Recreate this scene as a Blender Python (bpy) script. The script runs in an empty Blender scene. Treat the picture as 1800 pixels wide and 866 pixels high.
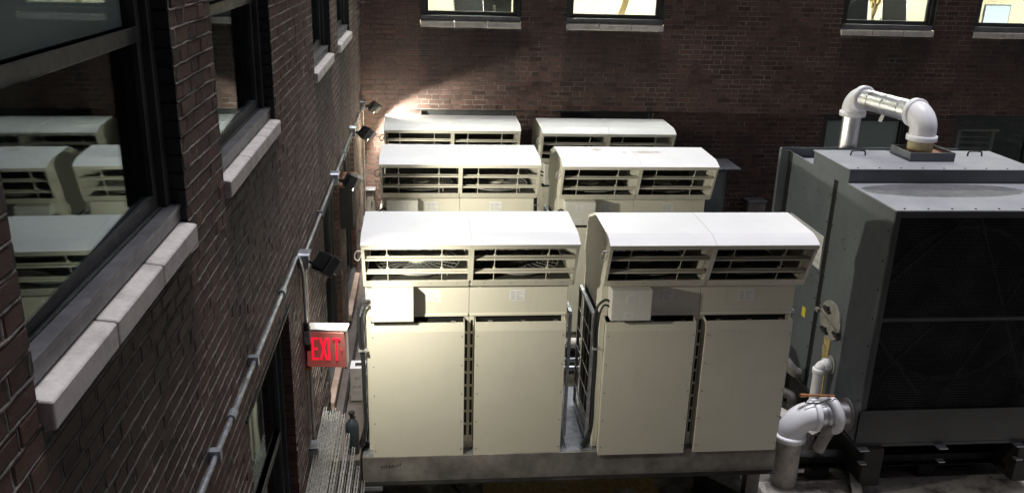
import bpy, bmesh, math, random
import numpy as np
from mathutils import Vector, Matrix
random.seed(7); rng = np.random.default_rng(7)
sc = bpy.context.scene; col = sc.collection
H = 5.3                      # eye height above the yard; the yard is z = 0
YB = 13.02                   # face of the far brick wall; the side wall's face is x = 0

# ------------------------------------------------------------------ camera
FPX = 1531.66
def cam_axes(yaw, pitch, roll):
    cy, sy, cp, sp = math.cos(yaw), math.sin(yaw), math.cos(pitch), math.sin(pitch)
    f = Vector((sy*cp, cy*cp, -sp)); r = Vector((cy, -sy, 0)); d = f.cross(r)
    cr, sr = math.cos(roll), math.sin(roll)
    return cr*r + sr*d, -sr*r + cr*d, f
CR, CD, CF = cam_axes(*[math.radians(a) for a in (5.99186, 19.06119, -1.71859)])
CAM = Vector((0.93, 0, H))
cd = bpy.data.cameras.new('camera'); cam = bpy.data.objects.new('camera', cd); col.objects.link(cam)
m = Matrix.Identity(4)
for i, v in enumerate((CR, -CD, -CF)):
    for k in range(3): m[k][i] = v[k]
m.translation = CAM; cam.matrix_world = m
cd.sensor_width = 36; cd.lens = FPX/1800*36; cd.clip_start = 0.02; cd.clip_end = 500
sc.camera = cam
def proj(P):
    v = Vector(P) - CAM; z = v.dot(CF)
    return (900 + FPX*v.dot(CR)/z, 433 + FPX*v.dot(CD)/z, z)

# ------------------------------------------------------------------ night sky glow over the city
w = bpy.data.worlds.new('World'); sc.world = w; w.use_nodes = True
wn = w.node_tree.nodes; wl = w.node_tree.links; wn.clear()
sky = wn.new('ShaderNodeTexSky'); sky.sky_type = 'NISHITA'; sky.sun_disc = False
sky.sun_elevation = math.radians(86); sky.sun_rotation = math.radians(200)
hs = wn.new('ShaderNodeHueSaturation'); hs.inputs['Saturation'].default_value = 0.20
tint = wn.new('ShaderNodeMix'); tint.data_type = 'RGBA'; tint.blend_type = 'MULTIPLY'; tint.inputs[0].default_value = 1
tint.inputs[7].default_value = (1.0, 0.95, 1.0, 1)
bg = wn.new('ShaderNodeBackground'); bg.inputs[1].default_value = 0.064
wo = wn.new('ShaderNodeOutputWorld')
wl.new(sky.outputs[0], hs.inputs['Color']); wl.new(hs.outputs[0], tint.inputs[6]); wl.new(tint.outputs[2], bg.inputs[0]); wl.new(bg.outputs[0], wo.inputs[0])
sc.view_settings.view_transform = 'Standard'; sc.view_settings.look = 'None'
sc.view_settings.gamma = 1; sc.view_settings.exposure = 0; sc.view_settings.use_curve_mapping = False
sl_ = bpy.data.lights.new('overhead_glow', 'SUN'); sl_.energy = 3.3; sl_.angle = math.radians(14); sl_.color = (.955, .95, 1)
so_ = bpy.data.objects.new('overhead_glow', sl_); col.objects.link(so_); so_.rotation_euler = Vector((-.055, -.13, -1)).to_track_quat('-Z', 'Y').to_euler()
FLOOD_W = 250.0

# ------------------------------------------------------------------ material helpers
M = {}
class NT:
    def __init__(s, name):
        s.m = bpy.data.materials.new(name); s.m.use_nodes = True; s.t = s.m.node_tree; s.n = s.t.nodes
        s.b = s.n['Principled BSDF']; s.geo = None; M[name] = s.m
    def link(s, a, b): s.t.links.new(a, b)
    def pos(s):
        if not s.geo: s.geo = s.n.new('ShaderNodeNewGeometry')
        return s.geo.outputs['Position']
    def noise(s, scale, detail=4, rough=.6, vec=None, dist=0):
        x = s.n.new('ShaderNodeTexNoise'); x.inputs['Scale'].default_value = scale; x.inputs['Detail'].default_value = detail
        x.inputs['Roughness'].default_value = rough; x.inputs['Distortion'].default_value = dist
        s.link(vec if vec else s.pos(), x.inputs['Vector']); return x.outputs['Fac']
    def ramp(s, fac, stops, interp='LINEAR'):
        r = s.n.new('ShaderNodeValToRGB'); r.color_ramp.interpolation = interp
        el = r.color_ramp.elements
        while len(el) < len(stops): el.new(0.5)
        for e, (p, c) in zip(el, stops):
            e.position = p; e.color = (c, c, c, 1) if isinstance(c, (int, float)) else (*c, 1)
        s.link(fac, r.inputs[0]); return r.outputs[0]
    def math(s, op, a, b=None, clamp=False):
        x = s.n.new('ShaderNodeMath'); x.operation = op; x.use_clamp = clamp
        for i, v in enumerate((a, b)):
            if v is None: continue
            if isinstance(v, (int, float)): x.inputs[i].default_value = v
            else: s.link(v, x.inputs[i])
        return x.outputs[0]
    def mix(s, fac, a, b, mode='MIX'):
        x = s.n.new('ShaderNodeMix'); x.data_type = 'RGBA'; x.blend_type = mode
        for i, v in ((0, fac), (6, a), (7, b)):
            if isinstance(v, (int, float)): x.inputs[i].default_value = v
            elif isinstance(v, tuple): x.inputs[i].default_value = (*v, 1)
            else: s.link(v, x.inputs[i])
        return x.outputs[2]
    def xyz(s):
        x = s.n.new('ShaderNodeSeparateXYZ'); s.link(s.pos(), x.inputs[0]); return x.outputs
    def scaled(s, sx, sy, sz):
        x = s.n.new('ShaderNodeMapping'); x.inputs['Scale'].default_value = (sx, sy, sz); s.link(s.pos(), x.inputs[0]); return x.outputs[0]
    def bump(s, h, strength=.3, dist=.003):
        x = s.n.new('ShaderNodeBump'); x.inputs['Strength'].default_value = strength; x.inputs['Distance'].default_value = dist
        s.link(h, x.inputs['Height']); s.link(x.outputs[0], s.b.inputs['Normal'])
    def set(s, color=None, rough=.5, metal=0, spec=.5):
        if isinstance(color, tuple): s.b.inputs['Base Color'].default_value = (*color, 1)
        elif color is not None: s.link(color, s.b.inputs['Base Color'])
        if isinstance(rough, (int, float)): s.b.inputs['Roughness'].default_value = rough
        else: s.link(rough, s.b.inputs['Roughness'])
        s.b.inputs['Metallic'].default_value = metal; s.b.inputs['Specular IOR Level'].default_value = spec
        return s
def plain(name, c, rough=.5, metal=0, var=.12, scale=9, bump=0, spec=.5, streak=False):
    t = NT(name); v = t.scaled(scale, scale, scale*.12 if streak else scale)
    f = t.noise(1, 5, .62, v)
    lo = tuple(x*(1-var*1.6) for x in c); hi = tuple(min(1, x*(1+var)) for x in c)
    t.set(t.ramp(f, [(.28, lo), (.72, hi)]), t.ramp(t.noise(scale*3), [(.3, max(0, rough-.08)), (.7, min(1, rough+.1))]), metal, spec)
    if bump: t.bump(t.noise(scale*6, 4), bump, .002)
    return t.m
def emit(name, c, e):
    t = NT(name); t.set(c, .5); t.b.inputs['Emission Color'].default_value = (*c, 1); t.b.inputs['Emission Strength'].default_value = e; return t.m

# openings (u0, u1, z0, z1) in each wall; u is y on the side wall, x on the far wall
UPL = [(1.955, 3.385), (4.02, 5.51), (7.55, 8.97), (9.70, 11.26)]
LOL = [(4.14, 5.57), (7.70, 9.13), (9.85, 11.30)]
UPB = [(.87, 2.33), (3.0, 4.46), (7.21, 8.69), (9.34, 10.80)]
LOB = [(.87, 2.31), (2.98, 4.42), (7.14, 8.58), (9.33, 10.77)]
SZ, HZ, LSZ, LHZ = H-1.06, H+.95, H-4.28, H-2.36

def brick_mat(name, axis, wins, base):
    t = NT(name)
    oi = t.n.new('ShaderNodeObjectInfo'); t.pos()
    rnd = t.math('FRACT', t.math('ADD', oi.outputs['Random'], t.geo.outputs['Random Per Island']))
    a, b, c = base
    colr = t.ramp(rnd, [(0, tuple(x*.62 for x in a)), (.14, tuple(x*.85 for x in a)), (.34, a), (.6, b), (.88, c), (1, tuple(x*1.1 for x in c))])
    g = t.noise(38, 6, .7)
    colr = t.mix(.65, colr, t.ramp(g, [(.3, .45), (.75, 1.25)]), 'MULTIPLY')
    big = t.noise(.9, 4, .6)
    colr = t.mix(.6, colr, t.ramp(big, [(.3, .55), (.7, 1.1)]), 'MULTIPLY')
    # mortar smears and efflorescence
    sm = t.ramp(t.noise(17, 6, .75), [(.66, 0.), (.80, .4)])
    colr = t.mix(sm, colr, (.15, .13, .12))
    # soot washed down below the sills
    xyz = t.xyz(); u = xyz[1] if axis == 'y' else xyz[0]
    uu = t.math('ADD', u, t.math('MULTIPLY', t.math('SUBTRACT', t.noise(3.5, 3), .5), .35))
    mask = None
    for (u0, u1) in wins:
        k = t.math('SUBTRACT', 1, t.math('DIVIDE', t.math('ABSOLUTE', t.math('SUBTRACT', uu, (u0+u1)/2)), (u1-u0)/2+.05), True)
        k = t.math('MULTIPLY', k, 6, True)
        mask = k if mask is None else t.math('MAXIMUM', mask, k)
    below = t.math('SUBTRACT', SZ-.04, xyz[2])
    v = t.math('MULTIPLY', t.ramp(t.math('DIVIDE', below, 1.15), [(0, 0.), (.02, 1.), (.35, .85), (.75, .3), (1, 0.)]), mask)
    st = t.noise(1, 5, .7, t.scaled(7, 7, .8))
    v = t.math('MULTIPLY', v, t.ramp(st, [(.2, .35), (.6, 1.)]))
    colr = t.mix(t.math('MULTIPLY', v, .78), colr, (.018, .016, .014))
    t.set(colr, t.ramp(g, [(.3, .62), (.7, .85)]), 0, .35)
    t.bump(t.math('ADD', g, t.math('MULTIPLY', t.noise(140, 3), .4)), .55, .004)
    return t, v
BR_A = ((.068, .038, .033), (.078, .042, .036), (.090, .050, .042))
t, _ = brick_mat('brick_side', 'y', UPL, tuple(tuple(x*1.38 for x in c) for c in BR_A))
t, _ = brick_mat('brick_far', 'x', UPB, tuple(tuple(x*1.3 for x in c) for c in BR_A))
def mortar_mat(name, axis, wins, k_=1.0):
    t = NT(name)
    g = t.noise(30, 6, .7)
    colr = t.ramp(g, [(.25, (.13*k_, .115*k_, .105*k_)), (.5, (.25*k_, .225*k_, .205*k_)), (.8, (.42*k_, .385*k_, .36*k_))])
    colr = t.mix(.85, colr, t.ramp(t.noise(2.2, 4, .65), [(.36, .22), (.64, 1.15)]), 'MULTIPLY')
    xyz = t.xyz(); u = xyz[1] if axis == 'y' else xyz[0]
    mask = None
    for (u0, u1) in wins:
        k = t.math('MULTIPLY', t.math('SUBTRACT', 1, t.math('DIVIDE', t.math('ABSOLUTE', t.math('SUBTRACT', u, (u0+u1)/2)), (u1-u0)/2+.05), True), 6, True)
        mask = k if mask is None else t.math('MAXIMUM', mask, k)
    v = t.math('MULTIPLY', t.ramp(t.math('DIVIDE', t.math('SUBTRACT', SZ-.04, xyz[2]), 1.15), [(0, 0.), (.02, 1.), (.35, .7), (.75, .3), (1, 0.)]), mask)
    v = t.math('MULTIPLY', v, t.ramp(t.noise(1, 5, .7, t.scaled(7, 7, .8)), [(.2, .4), (.55, 1.)]))
    colr = t.mix(t.math('MULTIPLY', v, .68), colr, (.03, .028, .026))
    t.set(colr, .9, 0, .2); t.bump(g, .8, .006)
mortar_mat('mortar_side', 'y', UPL); mortar_mat('mortar_far', 'x', UPB, .72)
# brick pattern for the storeys high above the view
t = NT('brick_high'); bt = t.n.new('ShaderNodeTexBrick'); bt.inputs['Scale'].default_value = 1
bt.inputs['Brick Width'].default_value = .16; bt.inputs['Row Height'].default_value = .07; bt.inputs['Mortar Size'].default_value = .006
for i, c in ((1, (.075, .046, .04)), (2, (.05, .032, .03)), (3, (.2, .18, .16))): bt.inputs[i].default_value = (*c, 1)
cx = t.n.new('ShaderNodeCombineXYZ'); x_ = t.xyz(); t.link(t.math('ADD', x_[0], x_[1]), cx.inputs[0]); t.link(x_[2], cx.inputs[1]); t.link(cx.outputs[0], bt.inputs['Vector'])
t.set(bt.outputs['Color'], .8)
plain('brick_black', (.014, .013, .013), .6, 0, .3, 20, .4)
# sill stone
t = NT('stone'); g = t.noise(45, 6, .7)
c = t.ramp(g, [(.3, (.45, .42, .40)), (.7, (.62, .58, .555))])
c = t.mix(t.ramp(t.noise(5, 5, .7), [(.48, 0.), (.75, .6)]), c, (.16, .145, .135))
t.set(c, .8, 0, .3); t.bump(g, .35, .003)
plain('stone_tan', (.46, .34, .28), .8, 0, .2, 8, .3)
plain('bronze', (.030, .032, .034), .42, 0, .3, 6)
plain('sub_sill', (.17, .17, .18), .4, .5, .2, 8)
plain('room_dark', (.13, .135, .13), .9)
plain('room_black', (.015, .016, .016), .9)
plain('shade', (.62, .64, .65), .85, 0, .06, 3)
def cream_mat(name, c, rust=False):
    t = NT(name)
    col_ = t.ramp(t.noise(3, 5, .6), [(.3, tuple(x*.94 for x in c)), (.7, c)])
    dirt = t.ramp(t.noise(1, 6, .7, t.scaled(9, 9, 1.1)), [(.56, 0.), (.85, .17)])
    col_ = t.mix(dirt, col_, tuple(x*.42 for x in c))
    col_ = t.mix(t.ramp(t.noise(60, 4, .8), [(.70, 0.), (.8, .25)]), col_, (.2, .17, .13))
    if rust:
        nz = t.noise(9, 5, .7); mk = None
        for (px, py, rx, ry) in ((3.03, 10.33, .10, .09), (3.62, 10.22, .22, .10), (3.34, 10.2, .05, .04)):
            xx = t.xyz()
            d = t.math('ADD', t.math('POWER', t.math('ABSOLUTE', t.math('DIVIDE', t.math('SUBTRACT', xx[0], px), rx)), 2), t.math('POWER', t.math('ABSOLUTE', t.math('DIVIDE', t.math('SUBTRACT', xx[1], py), ry)), 2))
            k = t.math('SUBTRACT', t.math('MULTIPLY', nz, 2.4), t.math('ADD', d, .55), True)
            mk = k if mk is None else t.math('MAXIMUM', mk, k)
        col_ = t.mix(t.math('MULTIPLY', mk, .9, True), col_, (.30, .17, .07))
    t.set(col_, t.ramp(t.noise(20), [(.3, .38), (.7, .55)]), 0, .45)
    t.bump(t.math('ADD', t.noise(1.6, 2), t.math('MULTIPLY', t.noise(7, 3), .15)), .22, .02)
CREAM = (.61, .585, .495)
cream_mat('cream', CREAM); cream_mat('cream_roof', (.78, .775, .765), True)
plain('box_grey', (.60, .595, .55), .45, 0, .06, 5)
plain('liner', (.055, .055, .045), .7, 0, .3)
plain('coil', (.018, .018, .019), .6, .3)
plain('guard_wire', (.42, .42, .40), .5, .4)
plain('sticker', (.66, .66, .65), .6, 0, .05, 30)
plain('print', (.42, .42, .42), .7)
plain('rubber', (.022, .023, .025), .5)
plain('black_paint', (.013, .013, .014), .42, 0, .3)
plain('galv', (.40, .42, .46), .38, .75, .28, 14)
plain('galv_dull', (.235, .222, .205), .6, .2, .4, 3.2, .2, .5)
plain('wire_silver', (.60, .60, .58), .3, .6, .15, 20)
plain('steel_dark', (.020, .019, .019), .6, .2, .5, 6, .2)
t = NT('gen_grey'); c = t.ramp(t.noise(2.2, 5, .65), [(.3, (.100, .113, .124)), (.7, (.130, .147, .160))])
c = t.mix(t.ramp(t.noise(75, 3, .9), [(.74, 0.), (.79, .8)]), c, (.02, .02, .02))
c = t.mix(t.ramp(t.noise(1, 5, .7, t.scaled(10, 10, .7)), [(.58, 0.), (.85, .35)]), c, (.045, .05, .05))
t.set(c, t.ramp(t.noise(8), [(.3, .36), (.7, .55)]), 0, .5); t.bump(t.noise(2.5, 2), .12, .01)
t = NT('gen_roof'); nz = t.noise(4, 5, .65); xx = t.xyz()
d = t.math('ADD', t.math('POWER', t.math('ABSOLUTE', t.math('DIVIDE', t.math('SUBTRACT', xx[0], 6.15), .85)), 2), t.math('POWER', t.math('ABSOLUTE', t.math('DIVIDE', t.math('SUBTRACT', xx[1], 8.08), .26)), 2))
k = t.math('MULTIPLY', t.math('SUBTRACT', t.math('ADD', .72, t.math('MULTIPLY', nz, .7)), d), 9, True)
c = t.ramp(t.noise(3, 5), [(.3, (.235, .24, .265)), (.7, (.29, .295, .32))])
c = t.mix(k, c, t.ramp(t.noise(9, 6, .7), [(.3, (.075, .08, .09)), (.7, (.15, .145, .15))]))
c = t.mix(t.ramp(t.noise(55, 4, .85), [(.70, 0.), (.78, .6)]), c, (.08, .08, .08))
t.set(c, t.ramp(nz, [(.3, .45), (.7, .65)]), 0, .4)
plain('gen_front_shaded', (.042, .045, .047), .4, 0, .2, 3)  # generator grey darkened for the front: its shade is put into the colour
plain('void', (.006, .006, .006), .9)
plain('gen_wire', (.06, .062, .065), .45, .6, .4, 3)
plain('white_pvc', (.86, .86, .88), .33, 0, .06, 6)
plain('white_dirty', (.43, .40, .365), .6, 0, .3, 7, 0, .4)
plain('alu', (.74, .74, .76), .40, 1, .03, 2)
plain('grey_pipe', (.34, .33, .30), .5, 0, .25, 8)
plain('copper', (.55, .24, .10), .4, .6, .2, 20)
plain('foam', (.48, .36, .15), .8, 0, .3, 20, .4)
plain('stub_tan', (.42, .36, .22), .7, 0, .3, 15)
plain('yellow', (.75, .66, .04), .5)
plain('terracotta', (.50, .31, .24), .75, 0, .2, 5, .2)
plain('grout', (.12, .10, .09), .9)
t = NT('yard'); c = t.ramp(t.noise(1.6, 7, .7), [(.3, (.05, .046, .042)), (.5, (.10, .093, .083)), (.72, (.30, .275, .235))])
c = t.mix(t.ramp(t.noise(3.1, 5, .7), [(.56, 0.), (.64, .8)]), c, (.035, .033, .030)); t.set(c, t.ramp(t.noise(5), [(.4, .35), (.6, .9)])); t.bump(t.noise(25, 5), .4, .01)
plain('sign_housing', (.66, .66, .61), .4, 0, .06)
t = NT('sign_face'); t.set((.27, .115, .105), .4); t.b.inputs['Emission Color'].default_value = (.7, .12, .10, 1); t.b.inputs['Emission Strength'].default_value = .22
emit('exit_red', (1.0, .012, .045), .85)
plain('cardboard', (.32, .30, .30), .85, 0, .08); plain('carton_white', (.72, .71, .74), .7, 0, .04)
plain('cylinder_paint', (.025, .035, .045), .3, 0, .2)
plain('rusty', (.28, .14, .08), .75, 0, .4, 12, .3)
t = NT('lens'); t.set((.9, .9, .85), .3); t.b.inputs['Emission Color'].default_value = (1, .93, .78, 1); t.b.inputs['Emission Strength'].default_value = 25
plain('office_wall', (.82, .78, .64), .9, 0, .04, 2); plain('office_floor', (.25, .22, .18), .9); plain('desk_top', (.72, .68, .60), .5)
plain('chair_black', (.03, .03, .035), .6); plain('chair_trim', (.5, .5, .5), .3, .8); plain('straw', (.50, .38, .18), .9); plain('vase_green', (.16, .19, .17), .35)
emit('ceiling_lamp', (1.0, .97, .87), 125); emit('screen_glow', (.75, .85, 1.0), 1.2)
# window glass: clear sheet, fresnel reflection
t = NT('glass'); t.n.remove(t.b)
t.pos(); fr = t.n.new('ShaderNodeFresnel')
t.link(t.math('ADD', 1.55, t.math('MULTIPLY', t.geo.outputs['Backfacing'], 1/1.55-1.55)), fr.inputs['IOR'])   # same sheet from both sides
tr = t.n.new('ShaderNodeBsdfTransparent'); tr.inputs[0].default_value = (.80, .84, .82, 1); gl = t.n.new('ShaderNodeBsdfGlossy'); gl.inputs['Roughness'].default_value = .018
gl.inputs[0].default_value = (.66, .73, .73, 1)
mx = t.n.new('ShaderNodeMixShader'); t.link(fr.outputs[0], mx.inputs[0]); t.link(tr.outputs[0], mx.inputs[1]); t.link(gl.outputs[0], mx.inputs[2]); t.link(mx.outputs[0], t.n['Material Output'].inputs[0])

# ------------------------------------------------------------------ mesh helpers
class MB:
    def __init__(s): s.v = []; s.f = []; s.smooth = []
    def add(s, vs, fs, sm=False):
        o = len(s.v); s.v += [tuple(p) for p in vs]; s.f += [tuple(i+o for i in f) for f in fs]; s.smooth += [sm]*len(fs); return s
    def box(s, x0, x1, y0, y1, z0, z1):
        return s.add([(x, y, z) for z in (z0, z1) for y in (y0, y1) for x in (x0, x1)],
            [(0, 2, 3, 1), (4, 5, 7, 6), (0, 1, 5, 4), (2, 6, 7, 3), (0, 4, 6, 2), (1, 3, 7, 5)])
    def obox(s, c, ax, ay, az):          # oriented box: centre and three half-vectors
        c, ax, ay, az = Vector(c), Vector(ax), Vector(ay), Vector(az)
        return s.add([c+i*ax+j*ay+k*az for k in (-1, 1) for j in (-1, 1) for i in (-1, 1)],
            [(0, 2, 3, 1), (4, 5, 7, 6), (0, 1, 5, 4), (2, 6, 7, 3), (0, 4, 6, 2), (1, 3, 7, 5)])
    def bar(s, a, b, wd, h=None, up=(0, 0, 1)):
        a, b = Vector(a), Vector(b); d = (b-a); L = d.length/2; d.normalize(); u = Vector(up)
        if abs(d.dot(u)) > .95: u = Vector((0, 1, 0))
        r = d.cross(u).normalized(); u = r.cross(d)
        return s.obox((a+b)/2, d*L, r*wd/2, u*(h or wd)/2)
    def prism(s, poly, x0, x1, axis='x'):    # polygon in (y,z) extruded along x (or other axes)
        n = len(poly)
        def P(u, v, e): return {'x': (e, u, v), 'y': (u, e, v), 'z': (u, v, e)}[axis]
        vs = [P(u, v, x0) for u, v in poly] + [P(u, v, x1) for u, v in poly]
        return s.add(vs, [tuple(range(n))[::-1], tuple(range(n, 2*n))] + [(i, (i+1) % n, n+(i+1) % n, n+i) for i in range(n)])
    def sheet(s, path, th, x0, x1):          # folded sheet: open (y,z) path, thickness towards below, extruded along x
        p = [Vector(q) for q in path]; low = []
        for i, q in enumerate(p):
            ns = []
            for a, b in ((i-1, i), (i, i+1)):
                if 0 <= a and b < len(p):
                    d = (p[b]-p[a]).normalized(); ns.append(Vector((d.y, -d.x)))
            n = sum(ns, Vector((0, 0))).normalized(); low.append(q+n*th)
        for i in range(len(p)-1): s.prism([p[i], p[i+1], low[i+1], low[i]], x0, x1)
        return s
    def tube(s, pts, r, n=10, caps=True, radii=None):
        pts = [Vector(p) for p in pts]; N = len(pts); vs = []
        up = None
        for i, p in enumerate(pts):
            d = (pts[min(i+1, N-1)] - pts[max(i-1, 0)]).normalized()
            if up is None:
                up = Vector((0, 0, 1)) if abs(d.z) < .9 else Vector((1, 0, 0))
            a = (up - d*up.dot(d)).normalized(); up = a; b = d.cross(a); rr = radii[i] if radii else r
            vs += [p + (a*math.cos(2*math.pi*k/n) + b*math.sin(2*math.pi*k/n))*rr for k in range(n)]
        s.add(vs, [(i*n+k, i*n+(k+1) % n, (i+1)*n+(k+1) % n, (i+1)*n+k) for i in range(N-1) for k in range(n)], True)
        if caps:
            s.add(vs[:n], [tuple(range(n))[::-1]]); s.add(vs[-n:], [tuple(range(n))])
        return s
    def build(s, name, mat, parent=None, bevel=0, kind=None, origin=None):
        me = bpy.data.meshes.new(name)
        off = Vector(origin) if origin is not None else (wloc(parent) if parent else Vector((0, 0, 0)))
        me.from_pydata([Vector(p)-off for p in s.v], [], s.f)
        me.polygons.foreach_set('use_smooth', s.smooth); me.update()
        me.materials.append(M[mat])
        o = bpy.data.objects.new(name, me); col.objects.link(o)
        if parent:
            o.parent = parent
            if origin is not None: o.location = off - wloc(parent)
        else: o.location = off
        if bevel:
            b = o.modifiers.new('bevel', 'BEVEL'); b.width = bevel; b.segments = 2; b.limit_method = 'ANGLE'
        if kind: o['kind'] = kind
        return o
def wloc(o):
    v = Vector((0, 0, 0))
    while o: v = v + o.location; o = o.parent
    return v
def thing(name, loc, label, cat, group=None):
    o = bpy.data.objects.new(name, None); col.objects.link(o); o.location = loc; o.empty_display_size = .1
    return tag(o, label, cat, group)
def tag(o, label, cat, group=None):
    o['label'] = label; o['category'] = cat
    if group: o['group'] = group
    return o
def copy_tree(o, parent=None):
    c = o.copy(); col.objects.link(c); c.parent = parent
    for ch in list(o.children): copy_tree(ch, c)
    return c
def arc(c, a, b, r, t0, t1, n=10):
    c, a, b = Vector(c), Vector(a), Vector(b)
    return [c + (a*math.cos(t0+(t1-t0)*i/n) + b*math.sin(t0+(t1-t0)*i/n))*r for i in range(n+1)]
def smooth_path(pts, n=6):
    p = [Vector(q) for q in pts]; p = [p[0]*2-p[1]] + p + [p[-1]*2-p[-2]]; out = []
    for i in range(1, len(p)-2):
        for k in range(n):
            t = k/n; out.append(.5*((2*p[i]) + (p[i+1]-p[i-1])*t + (2*p[i-1]-5*p[i]+4*p[i+1]-p[i+2])*t*t + (3*p[i]-p[i-1]-3*p[i+1]+p[i+2])*t**3))
    return out + [p[-2]]
def text_mesh(name, body, size, mat, parent, mw):
    cu = bpy.data.curves.new(name, 'FONT'); cu.body = body; cu.size = size; cu.align_x = 'CENTER'; cu.align_y = 'CENTER'; cu.extrude = .0004
    tmp = bpy.data.objects.new(name+'_tmp', cu); col.objects.link(tmp)
    bpy.context.view_layer.update()
    me = bpy.data.meshes.new_from_object(tmp.evaluated_get(bpy.context.evaluated_depsgraph_get()))
    bpy.data.objects.remove(tmp); me.transform(mw); me.name = name; me.materials.clear(); me.materials.append(M[mat])
    o = bpy.data.objects.new(name, me); col.objects.link(o); o.parent = parent; return o

# ------------------------------------------------------------------ the yard
o = MB().box(-30, 60, -30, 60, -.4, 0).build('ground', 'yard'); o['kind'] = 'structure'
t = NT('pad'); c = t.ramp(t.noise(3.3, 7, .75), [(.36, (.10, .095, .088)), (.5, (.36, .335, .30)), (.75, (.50, .465, .41))]); t.set(c, .85); t.bump(t.noise(30, 5), .4, .006)
o = MB().box(4.4, 9.6, 6.2, 7.62, -.1, .004).build('pavement', 'pad'); o['kind'] = 'structure'
wk = MB().box(.004, .325, 6.95, YB-.01, .002, .838).build('walkway', 'grout'); wk['kind'] = 'structure'
ty = 6.955
tile_me = None
while ty < YB-.33:
    if tile_me is None:
        tl = MB().box(-.155, .155, 0, .292, -.004, .012).build('tile', 'terracotta', wk, .003, origin=(.165, ty, .842)); tile_me = tl.data
    else:
        tl = bpy.data.objects.new('tile', tile_me); col.objects.link(tl); tl.parent = wk
        tl.location = (.165, ty, .842 + random.uniform(-.001, .001))
    ty += .30

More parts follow.
